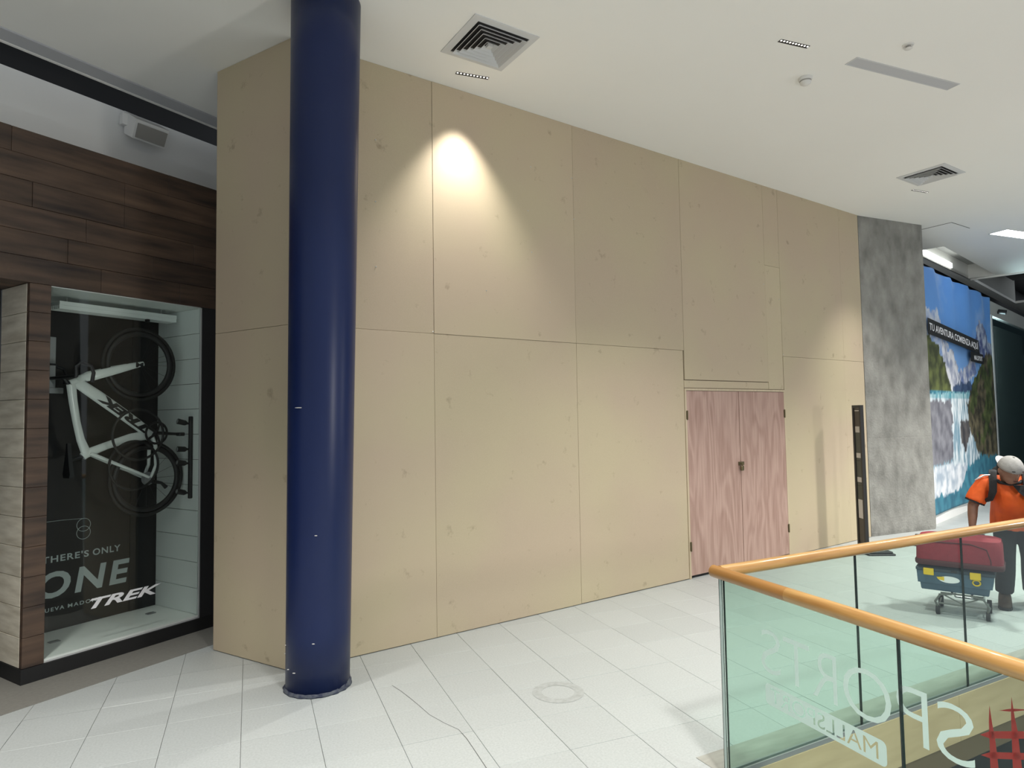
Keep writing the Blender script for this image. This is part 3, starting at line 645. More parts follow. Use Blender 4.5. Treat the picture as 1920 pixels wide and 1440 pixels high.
mb = MB(); mb.loft([[(0.352 + 0.012 * a_, YB + wd * b_, 1.475 + t_) for a_, b_ in ((-1, -0.8), (1, -1), (1, 1), (-1, 0.8))] for t_, wd in ((-0.13, 0.055), (-0.10, 0.07), (-0.02, 0.045), (0.08, 0.02), (0.13, 0.014))]); mb.obj('saddle', 'rubber', bk, True)
mb = MB(); mb.tube([(0.345, YB, 2.05), (0.305, YB, 2.10)], 0.016, 8); mb.tube([(0.305, YB - 0.20, 2.10), (0.305, YB + 0.20, 2.10)], 0.0135, 10)
for sg in (-1, 1): mb.tube([(0.305, YB + sg * 0.20, 2.10), (0.300, YB + sg * 0.205, 2.17), (0.33, YB + sg * 0.207, 2.20), (0.40, YB + sg * 0.208, 2.18), (0.42, YB + sg * 0.208, 2.13), (0.41, YB + sg * 0.208, 2.06)], 0.0135, 8)
mb.obj('handlebar', 'soft_black', bk, True)
dd = Vector((HD[0] + 0.03 - BB[0], 0, HD[1] - BB[1])).normalized(); du = Vector((-dd.z, 0, dd.x))
bo = Vector((BB[0], YB - 0.0265, BB[1])) + dd * 0.05 - du * 0.034
put_text('TREK', 0.066, lambda u, v: tuple(bo + dd * u + du * v), 'lettering', 'soft_black', bk, width=0.47, bold=0.055, shear=0.3)
put_text('M', 0.04, lambda u, v: (0.80 + u, YB - 0.078, 2.20 + v), 'lettering', 'soft_black', bk, width=0.06, bold=0.03)
for nm, cx_, cz_, r_, ln in (('ring', 0.80, 1.657, 0.20, 'upper'), ('ring', 0.785, 1.413, 0.192, 'lower')):
    mb = MB(); mb.tube([(r_ * math.cos(2 * math.pi * k / 48), 0, r_ * math.sin(2 * math.pi * k / 48)) for k in range(48)], 0.010, 8, closed=True)
    o = mb.obj('cable_hoop', 'rubber', None, 'all'); q = to_world(SX, SY, SA, cx_, 0.09 if ln == 'upper' else 0.12); o.location = (q[0], q[1], cz_); o.rotation_euler = (0, 0, R(SA))
    tag(o, 'thin black hoop hung before the bicycle, %s of the two' % ln, 'hoop', 'hoops hung before the bicycle')
gb = frame('pane_reflection', SX, SY, SA)  # solid strips shaped after a reflection in the shop glass
tag(gb, 'grey flat strips standing in for a reflection left of the bicycle', 'bracket')
mb = MB(); mb.bbox(0.275, 0.335, 0.40, 0.415, 2.02, 2.42, 0.003); mb.obj('upright', 'metal_grey', gb)
mb = MB(); mb.bbox(0.275, 0.385, 0.385, 0.40, 1.985, 2.03, 0.003); mb.obj('foot', 'metal_grey', gb)
mb = MB(); mb.bbox(0.268, 0.342, 0.395, 0.42, 2.20, 2.215, 0.003); mb.obj('band', 'soft_black', gb)
mb = MB(); mb.tube([(0.305, 0.415, 2.06), (0.305, 0.634, 2.06)], 0.01, 8); mb.obj('mount', 'soft_black', gb)

# loudspeaker box on the fascia
sb = frame('loudspeaker', SX, SY, SA)
tag(sb, 'white slanted box loudspeaker on the fascia above the planks', 'loudspeaker')
mb = MB(); mb.loft([[(x, y, z) for x, y, z in ((0.86, 0.49, 4.24), (1.16, 0.49, 4.26), (1.16, 0.49, 4.43), (0.86, 0.49, 4.44))], [(0.86, 0.36, 4.17), (1.14, 0.36, 4.17), (1.15, 0.30, 4.32), (0.86, 0.30, 4.32)]]); mb.obj('cabinet', 'white_paint', sb)
mb = MB(); mb.poly([(0.875, 0.348, 4.18), (1.125, 0.348, 4.18), (1.13, 0.303, 4.29), (0.875, 0.303, 4.29)], (0, -0.008, -0.003)); mb.obj('grille', 'detector_grey', sb)
mb = MB(); mb.box(0.82, 0.86, 0.44, 0.485, 4.30, 4.40); mb.obj('bracket', 'white_paint', sb)

# ------------------------------------------------------------------ ceiling fixtures
def diffuser(x, y, ang, size, label):
    f = frame('air_diffuser', x, y, ang, ZC); h = size / 2
    tag(f, label, 'air vent', 'square air diffusers in the ceiling')
    m_ = MB(); k = h * 0.80
    m_.loft([[(sx * a, sy * a, z) for sx, sy in ((-1, -1), (1, -1), (1, 1), (-1, 1))] for a, z in ((h, 0.0), (h, -0.006), (k, -0.010), (k, 0.0))], closed=True); m_.obj('frame', 'diffuser_paint', f)
    m_ = MB(); m_.box(-k, k, -k, k, -0.0035, -0.0005); m_.obj('plenum', 'diffuser_dark', f)
    n = 5
    for q in range(n):
        a = k * (1 - q / (n + 0.6)); a -= 0.004; b = k * (1 - (q + 1) / (n + 0.6)) + 0.016
        # slanted concentric blade: outer edge hangs lower than the inner one
        m_ = MB(); zo, zi = -0.004, -0.030
        m_.loft([[(sx * r_, sy * r_, z) for sx, sy in ((-1, -1), (1, -1), (1, 1), (-1, 1))] for r_, z in ((b + 0.012, zi), (b + 0.014, zi + 0.001), (b - 0.009, zo), (b - 0.011, zo - 0.001))], closed=True)
        m_.obj('blade', 'diffuser_paint', f)
    a = k / (n + 0.6) * 0.5
    m_ = MB(); m_.box(-a, a, -a, a, -0.028, -0.004); m_.obj('core', 'diffuser_paint', f)
diffuser(-0.13, 4.745, 32.5, 0.545, 'large square louvred air vent above the tan hoarding')
diffuser(5.03, 7.60, 33.5, 0.53, 'distant square air vent near the concrete pillar')

dl_m = {}
def downlight(x, y, ang, label, lit=True):
    f = frame('linear_downlight', x, y, ang, ZC); tag(f, label, 'ceiling light', 'linear ten cell downlights')
    m_ = MB(); m_.box(-0.14, 0.14, -0.020, 0.020, -0.0012, -0.0002); m_.obj('housing', 'lamp_black', f)
    if not dl_m:
        c_ = MB(); c_.lathe([(0.0065, -0.0013), (0.0075, -0.003), (0.0060, -0.003), (0.003, -0.0016)], 12, (0, -0.006, 0)); dl_m['a'] = c_.mesh('cell', 'reflector', 'all')
        c_ = MB(); c_.lathe([(0.0065, -0.0013), (0.0075, -0.003), (0.0060, -0.003), (0.003, -0.0016)], 12, (0, -0.006, 0)); dl_m['b'] = c_.mesh('cell', 'reflector_dim', 'all')
    for k in range(10): share(dl_m['a' if lit else 'b'], 'cell', f, (-0.126 + k * 0.028, 0, 0))
downlight(-0.285, 5.19, 20, 'small black linear downlight beside the large air vent')
downlight(2.19, 4.805, 20, 'small linear downlight with bright cells above the doors')
downlight(5.26, 8.17, 22, 'distant linear downlight beside the far air vent', False)
for (x, y, a, p), t in zip(DOWN[3:], ('overhead near the camera', 'at the left overhead', 'at the far left before the bike shop', 'at the near right overhead', 'at the right past the railing', 'beyond the railing at far right',
    'behind the viewer on the left', 'above the far railing', 'behind the viewer on the right')):
    downlight(x, y, a, 'added unseen linear downlight in the ceiling ' + t)  # out-of-frame fixtures built for the added fill beams

pf = frame('access_panel', 3.318, 5.28, 21.7, ZC)
tag(pf, 'long flat grey unlit light panel recessed in the ceiling', 'light panel')
mb = MB(); mb.box(-0.60, 0.60, -0.052, 0.052, -0.002, -0.0002); mb.obj('lens', 'panel_off', pf)
mb = MB(); mb.loft([[(sx * a, sy * b, z) for sx, sy in ((-1, -1), (1, -1), (1, 1), (-1, 1))] for a, b, z in ((0.606, 0.058, -0.0002), (0.606, 0.058, -0.004), (0.598, 0.05, -0.004), (0.598, 0.05, -0.0002))], closed=True); mb.obj('rim', 'diffuser_paint', pf)
lp = frame('ceiling_lamp', 8.28, 10.34, 21.7, ZC)
tag(lp, 'bright white rectangular ceiling lamp at the right edge', 'ceiling light')
mb = MB(); mb.box(-0.60, 0.60, -0.13, 0.13, -0.004, -0.0006); mb.obj('diffuser', 'lamp_white', lp)
mb = MB(); mb.loft([[(sx * a, sy * b, z) for sx, sy in ((-1, -1), (1, -1), (1, 1), (-1, 1))] for a, b, z in ((0.615, 0.145, -0.0002), (0.615, 0.145, -0.006), (0.60, 0.13, -0.006), (0.60, 0.13, -0.0002))], closed=True); mb.obj('rim', 'diffuser_paint', lp)
sm_ = frame('smoke_detector', 2.505, 5.31, 0, ZC)
tag(sm_, 'white domed smoke detector with a grey band on the ceiling', 'smoke detector')
mb = MB(); mb.lathe([(0.055, -0.0002), (0.055, -0.020), (0.050, -0.026)], 28); mb.obj('base', 'detector_white', sm_, True)
mb = MB(); mb.lathe([(0.046, -0.0255), (0.044, -0.038)], 28); mb.obj('band', 'detector_grey', sm_, True)
mb = MB(); mb.lathe([(0.046, -0.0375), (0.042, -0.050), (0.026, -0.062), (0.008, -0.066)], 28); mb.obj('dome', 'detector_white', sm_, True)
s2 = frame('sprinkler', 3.085, 4.845, 0, ZC)
tag(s2, 'small round ceiling sprinkler cap beside the grey light panel', 'sprinkler')
mb = MB(); mb.lathe([(0.040, -0.0002), (0.040, -0.004), (0.034, -0.009)], 24); mb.obj('ring', 'detector_white', s2, True)
mb = MB(); mb.lathe([(0.018, -0.009), (0.018, -0.028)], 16); mb.obj('neck', 'detector_grey', s2, True)
mb = MB(); mb.lathe([(0.026, -0.027), (0.028, -0.030), (0.022, -0.034)], 20); mb.obj('cap', 'detector_white', s2, True)
ht = frame('ceiling_hatch', 6.70, 9.98, 33, ZC)
tag(ht, 'square inspection hatch slightly open in the ceiling by the pillar', 'hatch')
mb = MB(); a = 0.30
mb.loft([[(sx * r_, sy * r_, z) for sx, sy in ((-1, -1), (1, -1), (1, 1), (-1, 1))] for r_, z in ((a, -0.0002), (a, -0.003), (a - 0.012, -0.003), (a - 0.012, -0.0002))], closed=True); mb.obj('gap', 'diffuser_dark', ht)
mb = MB(); mb.add([(-a + 0.008, -a + 0.008, -0.006), (a - 0.008, -a + 0.008, -0.006), (a - 0.008, a - 0.008, -0.03), (-a + 0.008, a - 0.008, -0.012), (-a + 0.008, -a + 0.008, -0.001), (a - 0.008, -a + 0.008, -0.001), (a - 0.008, a - 0.008, -0.02), (-a + 0.008, a - 0.008, -0.004)],
           [(0, 1, 2, 3), (7, 6, 5, 4), (0, 4, 5, 1), (1, 5, 6, 2), (2, 6, 7, 3), (3, 7, 4, 0)]); mb.obj('flap', 'ceiling_paint', ht)

glass_mat('globe_glass', (0.97, 0.97, 0.97), ior=1.3)
for (x, y, z, p_), t in zip(FILL_GLOBES, ('nearest the viewer', 'further along')):  # globe bodies built round the added fill lights
    f = frame('fill_globe', x, y, 0, z); tag(f, 'added unseen globe lamp over the floor opening, ' + t, 'lamp', 'added globe lamps over the floor opening')
    m_ = MB(); m_.ell((0, 0, 0), (0.20, 0.20, 0.20), 24, 16); m_.obj('globe', 'globe_glass', f, 'all')
    m_ = MB(); m_.lathe([(0.06, 0.19), (0.07, 0.21), (0.05, 0.27), (0.01, 0.29)], 20); m_.obj('cap', 'steel', f, True)
    m_ = MB(); m_.tube([(0, 0, 0.28), (0, 0, 5.4)], 0.006, 8); m_.obj('cord', 'soft_black', f)

# ------------------------------------------------------------------ totem beside the pillar
tm = frame('directory_stand', 4.315, 8.12, -92)
tag(tm, 'tall narrow black stand with paper notices beside the pillar', 'sign stand')
hw = 0.105
mb = MB(); mb.box(-hw, -hw + 0.035, -0.02, 0.02, 0.02, 1.83); mb.box(hw - 0.035, hw, -0.02, 0.02, 0.02, 1.83); mb.box(-hw + 0.035, hw - 0.035, -0.02, 0.02, 1.795, 1.83); mb.box(-hw + 0.035, hw - 0.035, -0.02, 0.02, 0.02, 0.12); mb.obj('frame', 'soft_black', tm)
zs = [1.80, 1.52, 1.18, 0.87, 0.60, 0.12]
for k, (m1, z1_, z0_) in enumerate((('totem_brown', 1.795, 1.50), ('totem_green', 1.499, 1.14), ('totem_green', 1.139, 0.83), ('totem_green', 0.829, 0.52), ('totem_brown', 0.519, 0.12))):
    mb = MB(); mb.box(-hw + 0.0355, hw - 0.0355, -0.012, 0.012, z0_ + 0.001, z1_ - 0.001); mb.obj('board', m1, tm)
for z0_, z1_ in ((1.49, 1.565), (1.175, 1.235), (0.875, 0.935), (0.43, 0.66)):
    mb = MB(); mb.box(-0.05, 0.055, -0.0145, -0.0125, z0_, z1_); mb.obj('notice', 'paper', tm)
mb = MB(); mb.box(-0.05, 0.055, -0.0145, -0.0125, 1.755, 1.768); mb.obj('title_strip', 'paper', tm)
mb = MB(); mb.bbox(-0.17, 0.17, -0.02, 0.30, 0.001, 0.022, 0.004); mb.obj('base_plate', 'soft_black', tm)
mb = MB(); mb.bbox(-0.15, 0.15, 0.02, 0.28, 0.0225, 0.045, 0.006); mb.obj('weight', 'black', tm)

# ------------------------------------------------------------------ far shop front with the banner
wf = frame('wall_right', PX, PY, PA)
tag(wf, 'grey shop front past the pillar with fascia and plinth', 'wall', kind='structure')
mb = MB(); mb.box(-0.36, 4.1, 0.03, 0.10, 0.0, 4.0); mb.obj('board_wall', 'white_paint', wf)
mb = MB(); mb.box(-0.42, 14, -0.02, 0.028, 0.0, 0.145); mb.obj('plinth', 'white_paint', wf)
mb = MB(); mb.box(4.1, 14, 0.05, 0.14, 3.72, 4.02); mb.obj('fascia', 'cove_grey', wf)
mb = MB(); mb.box(-0.3, 14, 0.75, 0.8, 3.4, 5.3); mb.box(-0.3, 14, 0.2, 0.75, 5.25, 5.3); mb.obj('ceiling_gap', 'black', wf)
mb = MB(); mb.bbox(4.56, 4.66, 0.02, 0.12, 0.145, 3.72, 0.008); mb.obj('post', 'aluminium', wf)
mb = MB(); mb.bbox(4.1, 4.16, 0.02, 0.12, 0.145, 3.72, 0.008); mb.obj('post', 'cove_grey', wf)
mb = MB(); mb.tube([(5.35, 0.04, 3.86), (5.35, -0.10, 3.82)], 0.05, 12); mb.obj('fascia_spot', 'soft_black', wf, True)
wd2 = frame('window_2', PX, PY, PA)
tag(wd2, 'dark shop window beyond the landscape banner', 'window', kind='structure')
mb = MB(); mb.box(4.66, 14, 0.07, 0.08, 0.146, 3.719); mb.obj('pane', 'dark_glass', wd2)
mb = MB(); mb.box(4.16, 14, 2.4, 2.45, 0, 3.9); mb.box(4.16, 14, 0.15, 2.4, 3.9, 3.95); mb.box(4.11, 4.16, 0.13, 2.4, 0, 3.9); mb.obj('shop_lining', 'shop_dark', wd2)
mb = MB()
for k in range(40):
    x_ = 5.9 + k * 0.1
    mb.add([(x_, 0.35 + 0.04 * (k % 2), 0.15), (x_ + 0.1, 0.35 + 0.04 * ((k + 1) % 2), 0.15), (x_ + 0.1, 0.35 + 0.04 * ((k + 1) % 2), 3.7), (x_, 0.35 + 0.04 * (k % 2), 3.7)], [(0, 1, 2, 3)])
mb.obj('curtain', 'curtain', wd2)
for k in range(6):
    mb = MB(); mb.bbox(4.75, 6.2, 1.6, 2.0, 0.6 + k * 0.55, 0.63 + k * 0.55, 0.005); mb.obj('shelf', 'metal_grey', wd2)
for x_, z_, w_, h_, m_ in ((5.2, 1.75, 0.5, 0.42, 'shop_blue'), (5.3, 1.2, 0.45, 0.40, 'shop_blue'), (5.0, 1.2, 0.25, 0.40, 'shop_red'), (5.1, 0.65, 0.7, 0.35, 'shop_blue')):
    mb = MB(); mb.bbox(x_, x_ + w_, 1.55, 1.6, z_, z_ + h_, 0.01); mb.obj('display_board', m_, wd2)

mb = MB(); mb.bbox(5.05, 5.55, 0.27, 0.33, 3.40, 3.44, 0.01); mb.obj('shop_lamp', 'lamp_white', wd2)
pl_ = bpy.data.lights.new('shop_lamp_light', 'POINT'); pl_.energy = 90; pl_.color = (0.8, 0.95, 1.0); pl_.shadow_soft_size = 0.15
po_ = bpy.data.objects.new('shop_lamp_light', pl_); COL.objects.link(po_); po_.parent = wd2; po_.location = (5.3, 0.30, 3.2)
# banner
def fbm(x, y, o=4, s=0.0):
    return mnoise.fractal(Vector((x, y, s)), 0.9, 2.1, o)
def inside(p, poly):
    r_ = False; j = len(poly) - 1
    for i in range(len(poly)):
        xi, yi = poly[i]; xj, yj = poly[j]
        if (yi > p[1]) != (yj > p[1]) and p[0] < (xj - xi) * (p[1] - yi) / (yj - yi) + xi: r_ = not r_
        j = i
    return r_
cloud1 = [(-2, 3.1), (-0.6, 3.35), (-0.08, 3.3), (0.17, 3.37), (0.32, 3.21), (0.53, 3.06), (0.95, 2.73), (0.58, 2.44), (-0.1, 2.84), (-2, 2.6)]
peaksL = [(0.37, 3.0), (0.79, 2.72), (1.18, 2.74), (1.41, 2.48), (1.57, 2.25), (1.33, 2.06), (0.73, 2.05), (0.56, 2.36)]
snowmid = [(0.62, 2.66), (0.95, 2.71), (1.22, 2.38), (1.56, 2.39), (2.23, 2.61), (2.65, 2.78), (2.7, 2.43), (2.14, 2.2), (1.0, 2.1)]
peakR = [(2.65, 3.02), (3.04, 3.46), (3.52, 3.29), (3.83, 3.1), (4.4, 3.02), (4.4, 2.7), (3.19, 2.7), (2.71, 2.83)]
hillL = [(-2, 3.1), (-0.14, 2.9), (0.19, 2.81), (0.58, 2.44), (0.93, 2.1), (0.92, 2.01), (-0.12, 2.0), (-2, 2.0)]
hillM = [(0.9, 2.01), (1.18, 2.21), (2.16, 2.26), (2.45, 2.17), (2.11, 2.02)]
cliffR = [(3.32, 2.81), (4.5, 2.86), (4.6, 2.48), (4.6, 0.86), (3.4, 0.86), (2.51, 0.97), (1.99, 1.45), (1.92, 1.83), (2.37, 2.17)]
river = [(-2, 2.0), (2.12, 2.07), (2.04, 1.69), (2.33, 1.25), (2.78, 0.94), (2.16, 0.83), (1.06, 0.67), (-2, 0.7)]
rock = [(-2, 1.91), (0.83, 1.9), (0.82, 1.48), (0.78, 0.91), (-0.08, 0.88), (-2, 0.9)]
rock2 = [(1.33, 1.56), (2.02, 1.59), (1.96, 1.31), (1.47, 1.0), (1.35, 1.28)]
foam = [(-2, 0.83), (1.1, 0.86), (1.64, 0.79), (1.38, 0.56), (1.18, 0.44), (0.52, 0.41), (-2, 0.5)]
def lerp(a, b, t): t = max(0, min(1, t)); return tuple(a[i] + (b[i] - a[i]) * t for i in range(3))
def paint(s, z):
    n1 = fbm(s * 1.3, z * 1.3); n2 = fbm(s * 5, z * 5, 4, 3.1); n3 = fbm(s * 9, z * 3, 3, 7.7)
    q = (s + 0.10 * n2, z + 0.07 * n3)
    c_ = lerp((0.16, 0.38, 0.80), (0.09, 0.28, 0.72), (z - 2.3) / 1.7 + 0.25 * n1)
    c_ = lerp(c_, (0.35, 0.52, 0.80), 0.5 * max(0, n1 - 0.1) * 2 if z > 2.9 else 0.2)
    if inside(q, cloud1): c_ = lerp((0.70, 0.74, 0.82), (0.22, 0.34, 0.62), 0.5 + n2)
    if inside(q, peakR): c_ = lerp((0.07, 0.10, 0.26), (0.50, 0.56, 0.68), 0.3 + n2 * 1.2)
    if inside(q, snowmid): c_ = lerp((0.16, 0.22, 0.45), (0.66, 0.68, 0.76), 0.45 + n2 * 1.2)
    if inside(q, peaksL): c_ = lerp((0.24, 0.28, 0.42), (0.74, 0.75, 0.80), 0.5 + n2 * 1.2)
    if inside(q, hillM): c_ = lerp((0.03, 0.06, 0.14), (0.08, 0.13, 0.24), 0.5 + n2)
    if inside(q, hillL): c_ = lerp((0.045, 0.055, 0.025), (0.15, 0.18, 0.06), 0.4 + n2)
    if z < 2.05 and not inside(q, cliffR): c_ = lerp((0.03, 0.14, 0.22), (0.06, 0.26, 0.36), 0.5 + n2)
    if inside(q, river): c_ = lerp((0.22, 0.36, 0.46), (0.80, 0.86, 0.90), 0.5 + n3 * 1.3)
    if z > 1.93 and inside(q, river): c_ = lerp((0.10, 0.34, 0.42), (0.5, 0.7, 0.75), 0.4 + n3)
    if inside(q, rock): c_ = lerp((0.13, 0.13, 0.16), (0.30, 0.30, 0.34), 0.5 + n2 * 0.8)
    if inside(q, rock2): c_ = lerp((0.05, 0.05, 0.06), (0.13, 0.12, 0.12), 0.5 + n2)
    if inside(q, foam): c_ = lerp((0.40, 0.48, 0.58), (0.85, 0.87, 0.92), 0.5 + n2 * 1.2)
    if inside(q, cliffR): c_ = lerp((0.035, 0.032, 0.022), (0.20, 0.17, 0.10), 0.35 + n2 * 0.9) if n1 < 0.15 else lerp((0.03, 0.045, 0.015), (0.12, 0.15, 0.05), 0.4 + n2)
    return tuple(max(0.0, min(1.0, v)) for v in c_)
NX, NZ = 190, 130; bs0, bs1, bz0, bz1 = -0.44, 4.06, 0.155, 4.0
vs, cols = [], []
for j in range(NZ + 1):
    for i in range(NX + 1):
        s_ = bs0 + (bs1 - bs0) * i / NX; z_ = bz0 + (bz1 - bz0) * j / NZ
        sag = 0.012 * math.sin(s_ * 5.5) ** 2 * max(0, (z_ - 3.0)) ; fold = 0.03 * math.sin(s_ * 6.0 + 1.2 * z_) * max(0, z_ - 2.6) / 1.4 + 0.012 * math.sin(s_ * 2.1 + z_ * 1.4)
        vs.append((s_ + 0.02 * math.sin(z_ * 2.2), -0.05 + fold, z_ - (sag if j == NZ else sag * j / NZ))); cols.append(paint(s_, z_))
fs = [(j * (NX + 1) + i, j * (NX + 1) + i + 1, (j + 1) * (NX + 1) + i + 1, (j + 1) * (NX + 1) + i) for j in range(NZ) for i in range(NX)]
bn_ = frame('landscape_banner', PX, PY, PA)
tag(bn_, 'large hanging banner printed with mountains, river and blue sky', 'banner')
me = bpy.data.meshes.new('cloth'); me.from_pydata(vs, [], fs); ca = me.color_attributes.new('print', 'FLOAT_COLOR', 'POINT')
ca.data.foreach_set('color', [v for c_ in cols for v in (*c_, 1.0)]); me.materials.append(MATS['banner_print'])
me.polygons.foreach_set('use_smooth', [True] * len(me.polygons)); o = bpy.data.objects.new('cloth', me); COL.objects.link(o); o.parent = bn_
md = o.modifiers.new('thick', 'SOLIDIFY'); md.thickness = 0.003
def slab(q, name, m, d0, d1, par):
    m_ = MB(); m_.poly([(s_, d0, z_) for s_, z_ in q], (0, d1 - d0, 0)); return m_.obj(name, m, par)
slab([(-0.46, 2.92), (2.76, 2.79), (2.70, 3.03), (-0.46, 3.165)], 'text_strip', 'soft_black', -0.105, -0.10, bn_)
slab([(2.08, 2.62), (3.03, 2.60), (3.01, 2.785), (2.08, 2.80)], 'text_strip', 'soft_black', -0.107, -0.10, bn_)
put_text('TU AVENTURA COMIENZA AQUÍ', 0.16, lambda u, v: (-0.40 + u, -0.107, 2.965 + v - (u) * 0.042), 'lettering', 'print_bright', bn_, width=3.04, bold=0.02)
put_text('MALLSPORT', 0.085, lambda u, v: (2.30 + u, -0.109, 2.655 + v), 'lettering', 'print_bright', bn_, width=0.62, bold=0.02)

# ------------------------------------------------------------------ glass railing
gr = frame('glass_railing', CX, CY, 0)
tag(gr, 'glass balustrade with round wooden handrail around the opening', 'railing')
RZ, RR = 0.972, 0.030
dN = Vector((math.cos(R(NA)), math.sin(R(NA)), 0)); dF = Vector((math.cos(R(FA)), math.sin(R(FA)), 0))
def rail(ang, L, name, m, start):
    m_ = MB(); pts = [(x, 0, 0) for x in [start] + [start + (L - start) * k / 10 for k in range(1, 11)]]
    m_.tube(pts, RR, 24); o = m_.obj(name, m, gr, True); o.location = (0, 0, RZ); o.rotation_euler = (0, 0, R(ang)); return o
rail(FA - 0.45, 15.5, 'handrail', 'rail_wood', 0.015)
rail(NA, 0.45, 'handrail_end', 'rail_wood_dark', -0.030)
rail(NA, 6.5, 'handrail', 'rail_wood', 0.4502)
def glass_run(ang, cuts, z0, z1, y0, y1):
    out = []
    fr = None
    for a, b in cuts:
        m_ = MB(); g = 0.003
        m_.add([(a + g, y0, z0), (b - g, y0, z0), (b - g, y1, z0), (a + g, y1, z0), (a + g, y0, z1), (b - g, y0, z1), (b - g, y1, z1), (a + g, y1, z1)], [(0, 1, 5, 4), (2, 3, 7, 6)], 0)
        o_ = len(m_.v) - 8; m_.f += [(o_, o_ + 3, o_ + 2, o_ + 1), (o_ + 4, o_ + 5, o_ + 6, o_ + 7), (o_ + 1, o_ + 2, o_ + 6, o_ + 5), (o_ + 3, o_, o_ + 4, o_ + 7)]; m_.mi += [1] * 4
        o = m_.obj('glass_panel', ['rail_glass', 'glass_edge'], gr); o.rotation_euler = (0, 0, R(ang)); out.append(o)
    return out
far = glass_run(FA, [(0.035, 1.036), (1.036, 2.075), (2.075, 3.11), (3.11, 4.15), (4.15, 5.2), (5.2, 6.25), (6.25, 7.3), (7.3, 8.35)], -0.012, 0.945, -0.006, 0.006)
near = glass_run(NA, [(0.020, 0.956), (0.956, 1.9), (1.9, 2.85), (2.85, 3.8)], -0.012, 0.95, -0.006, 0.006)
m_ = MB(); m_.box(0.05, 15, -0.014, -0.0065, -0.012, 0.012); m_.box(0.05, 15, 0.0065, 0.018, -0.007, 0.014); o = m_.obj('base_channel', 'metal_grey', gr); o.rotation_euler = (0, 0, R(FA))
m_ = MB(); m_.box(0.05, 6, -0.018, -0.0065, -0.007, 0.014); m_.box(0.05, 6, 0.0065, 0.014, -0.012, 0.012); o = m_.obj('base_channel', 'metal_grey', gr); o.rotation_euler = (0, 0, R(NA))
# silicone joints between panels
for ang, xs in ((FA, (1.036, 2.075, 3.11, 4.15, 5.2)), (NA, (0.956, 1.9, 2.85))):
    for x_ in xs:
        m_ = MB(); m_.box(x_ - 0.0025, x_ + 0.0025, -0.0055, 0.0055, -0.01, 0.944); o = m_.obj('joint', 'glass_edge', gr); o.rotation_euler = (0, 0, R(ang))
m_ = MB(); m_.box(0.012, 0.0175, -0.006, 0.006, 0.0, 0.948); o = m_.obj('joint', 'glass_edge', gr); o.rotation_euler = (0, 0, R(NA))
m_ = MB(); m_.box(0.0185, 0.033, -0.0085, -0.0065, 0.0, 0.948); o = m_.obj('joint_cover', 'glass_edge_light', gr); o.rotation_euler = (0, 0, R(NA))
# vinyl lettering on the void side of the near glass, so it reads mirrored from here
def onN(s0, z0): return lambda u, v: (s0 - u, 0.0075, z0 + v)
WL = {'S': (1.200, 0.125), 'P': (1.048, 0.115), 'O': (0.912, 0.205), 'R': (0.678, 0.120), 'T': (0.545, 0.140), 'Z': (0.385, 0.115)}
for ch, (s0, wdt) in WL.items():
    put_text('S' if ch == 'Z' else ch, 0.188, onN(s0, 0.597), 'vinyl_letter', 'white_vinyl', near[0] if s0 < 0.95 else near[1], width=wdt, bold=-0.012 if ch != 'T' else -0.008)
# tag with the letters cut out
tv, tf, te = text_verts('MALLSPORT', 1.0, -0.005)
x0 = min(v.x for v in tv); x1 = max(v.x for v in tv); y0 = min(v.y for v in tv); y1 = max(v.y for v in tv)
bm = bmesh.new(); used = {}
def tpt(v): return (0.850 - (v.x - x0) / (x1 - x0) * 0.53, 0.0075, 0.474 + (v.y - y0) / (y1 - y0) * 0.062)
edges = []
for a, b in te:
    for k in (a, b):
        if k not in used: used[k] = bm.verts.new(tpt(tv[k]))
    edges.append(bm.edges.new((used[a], used[b])))
rc = []; rr = 0.02
for cx_, cz_, a0 in ((0.885 - rr, 0.550 - rr, 0), (0.29 + rr, 0.550 - rr, 90), (0.29 + rr, 0.458 + rr, 180), (0.885 - rr, 0.458 + rr, 270)):
    for k in range(5): a = R(a0 + k * 22.5); rc.append(bm.verts.new((cx_ + rr * math.cos(a), 0.0075, cz_ + rr * math.sin(a))))
for k in range(len(rc)): edges.append(bm.edges.new((rc[k], rc[(k + 1) % len(rc)])))
bmesh.ops.triangle_fill(bm, use_beauty=True, use_dissolve=False, edges=edges, normal=(0, 1, 0))
me = bpy.data.meshes.new('vinyl_tag'); bm.to_mesh(me); bm.free(); me.materials.append(MATS['white_vinyl'])
o = bpy.data.objects.new('vinyl_tag', me); COL.objects.link(o); o.parent = near[0]
# red emblem: two spired uprights with pointed crossbars
def emb(q): 
    m_ = MB(); m_.add([(s_, 0.0075, z_ + 0.43 * (s_ - 1.285)) for s_, z_ in q], [tuple(range(len(q)))]); m_.obj('emblem', 'red_vinyl', near[1])
for s0, zt in ((1.252, 0.843), (1.318, 0.865)):
    emb([(s0, zt), (s0 + 0.006, zt - 0.06), (s0 + 0.012, zt - 0.10), (s0 + 0.022, zt - 0.26), (s0 + 0.026, zt - 0.40), (s0 - 0.010, zt - 0.40), (s0 - 0.008, zt - 0.26), (s0 - 0.005, zt - 0.10), (s0 - 0.004, zt - 0.05)])
for z_, a, b, k in ((0.825, 1.280, 1.365, 0.004), (0.752, 1.218, 1.400, 0.011), (0.690, 1.218, 1.420, 0.010), (0.610, 1.21, 1.42, 0.011)):
    emb([(a, z_), (a + 0.03, z_ + k), (b - 0.04, z_ + k), (b, z_), (b - 0.04, z_ - k), (a + 0.03, z_ - k)])

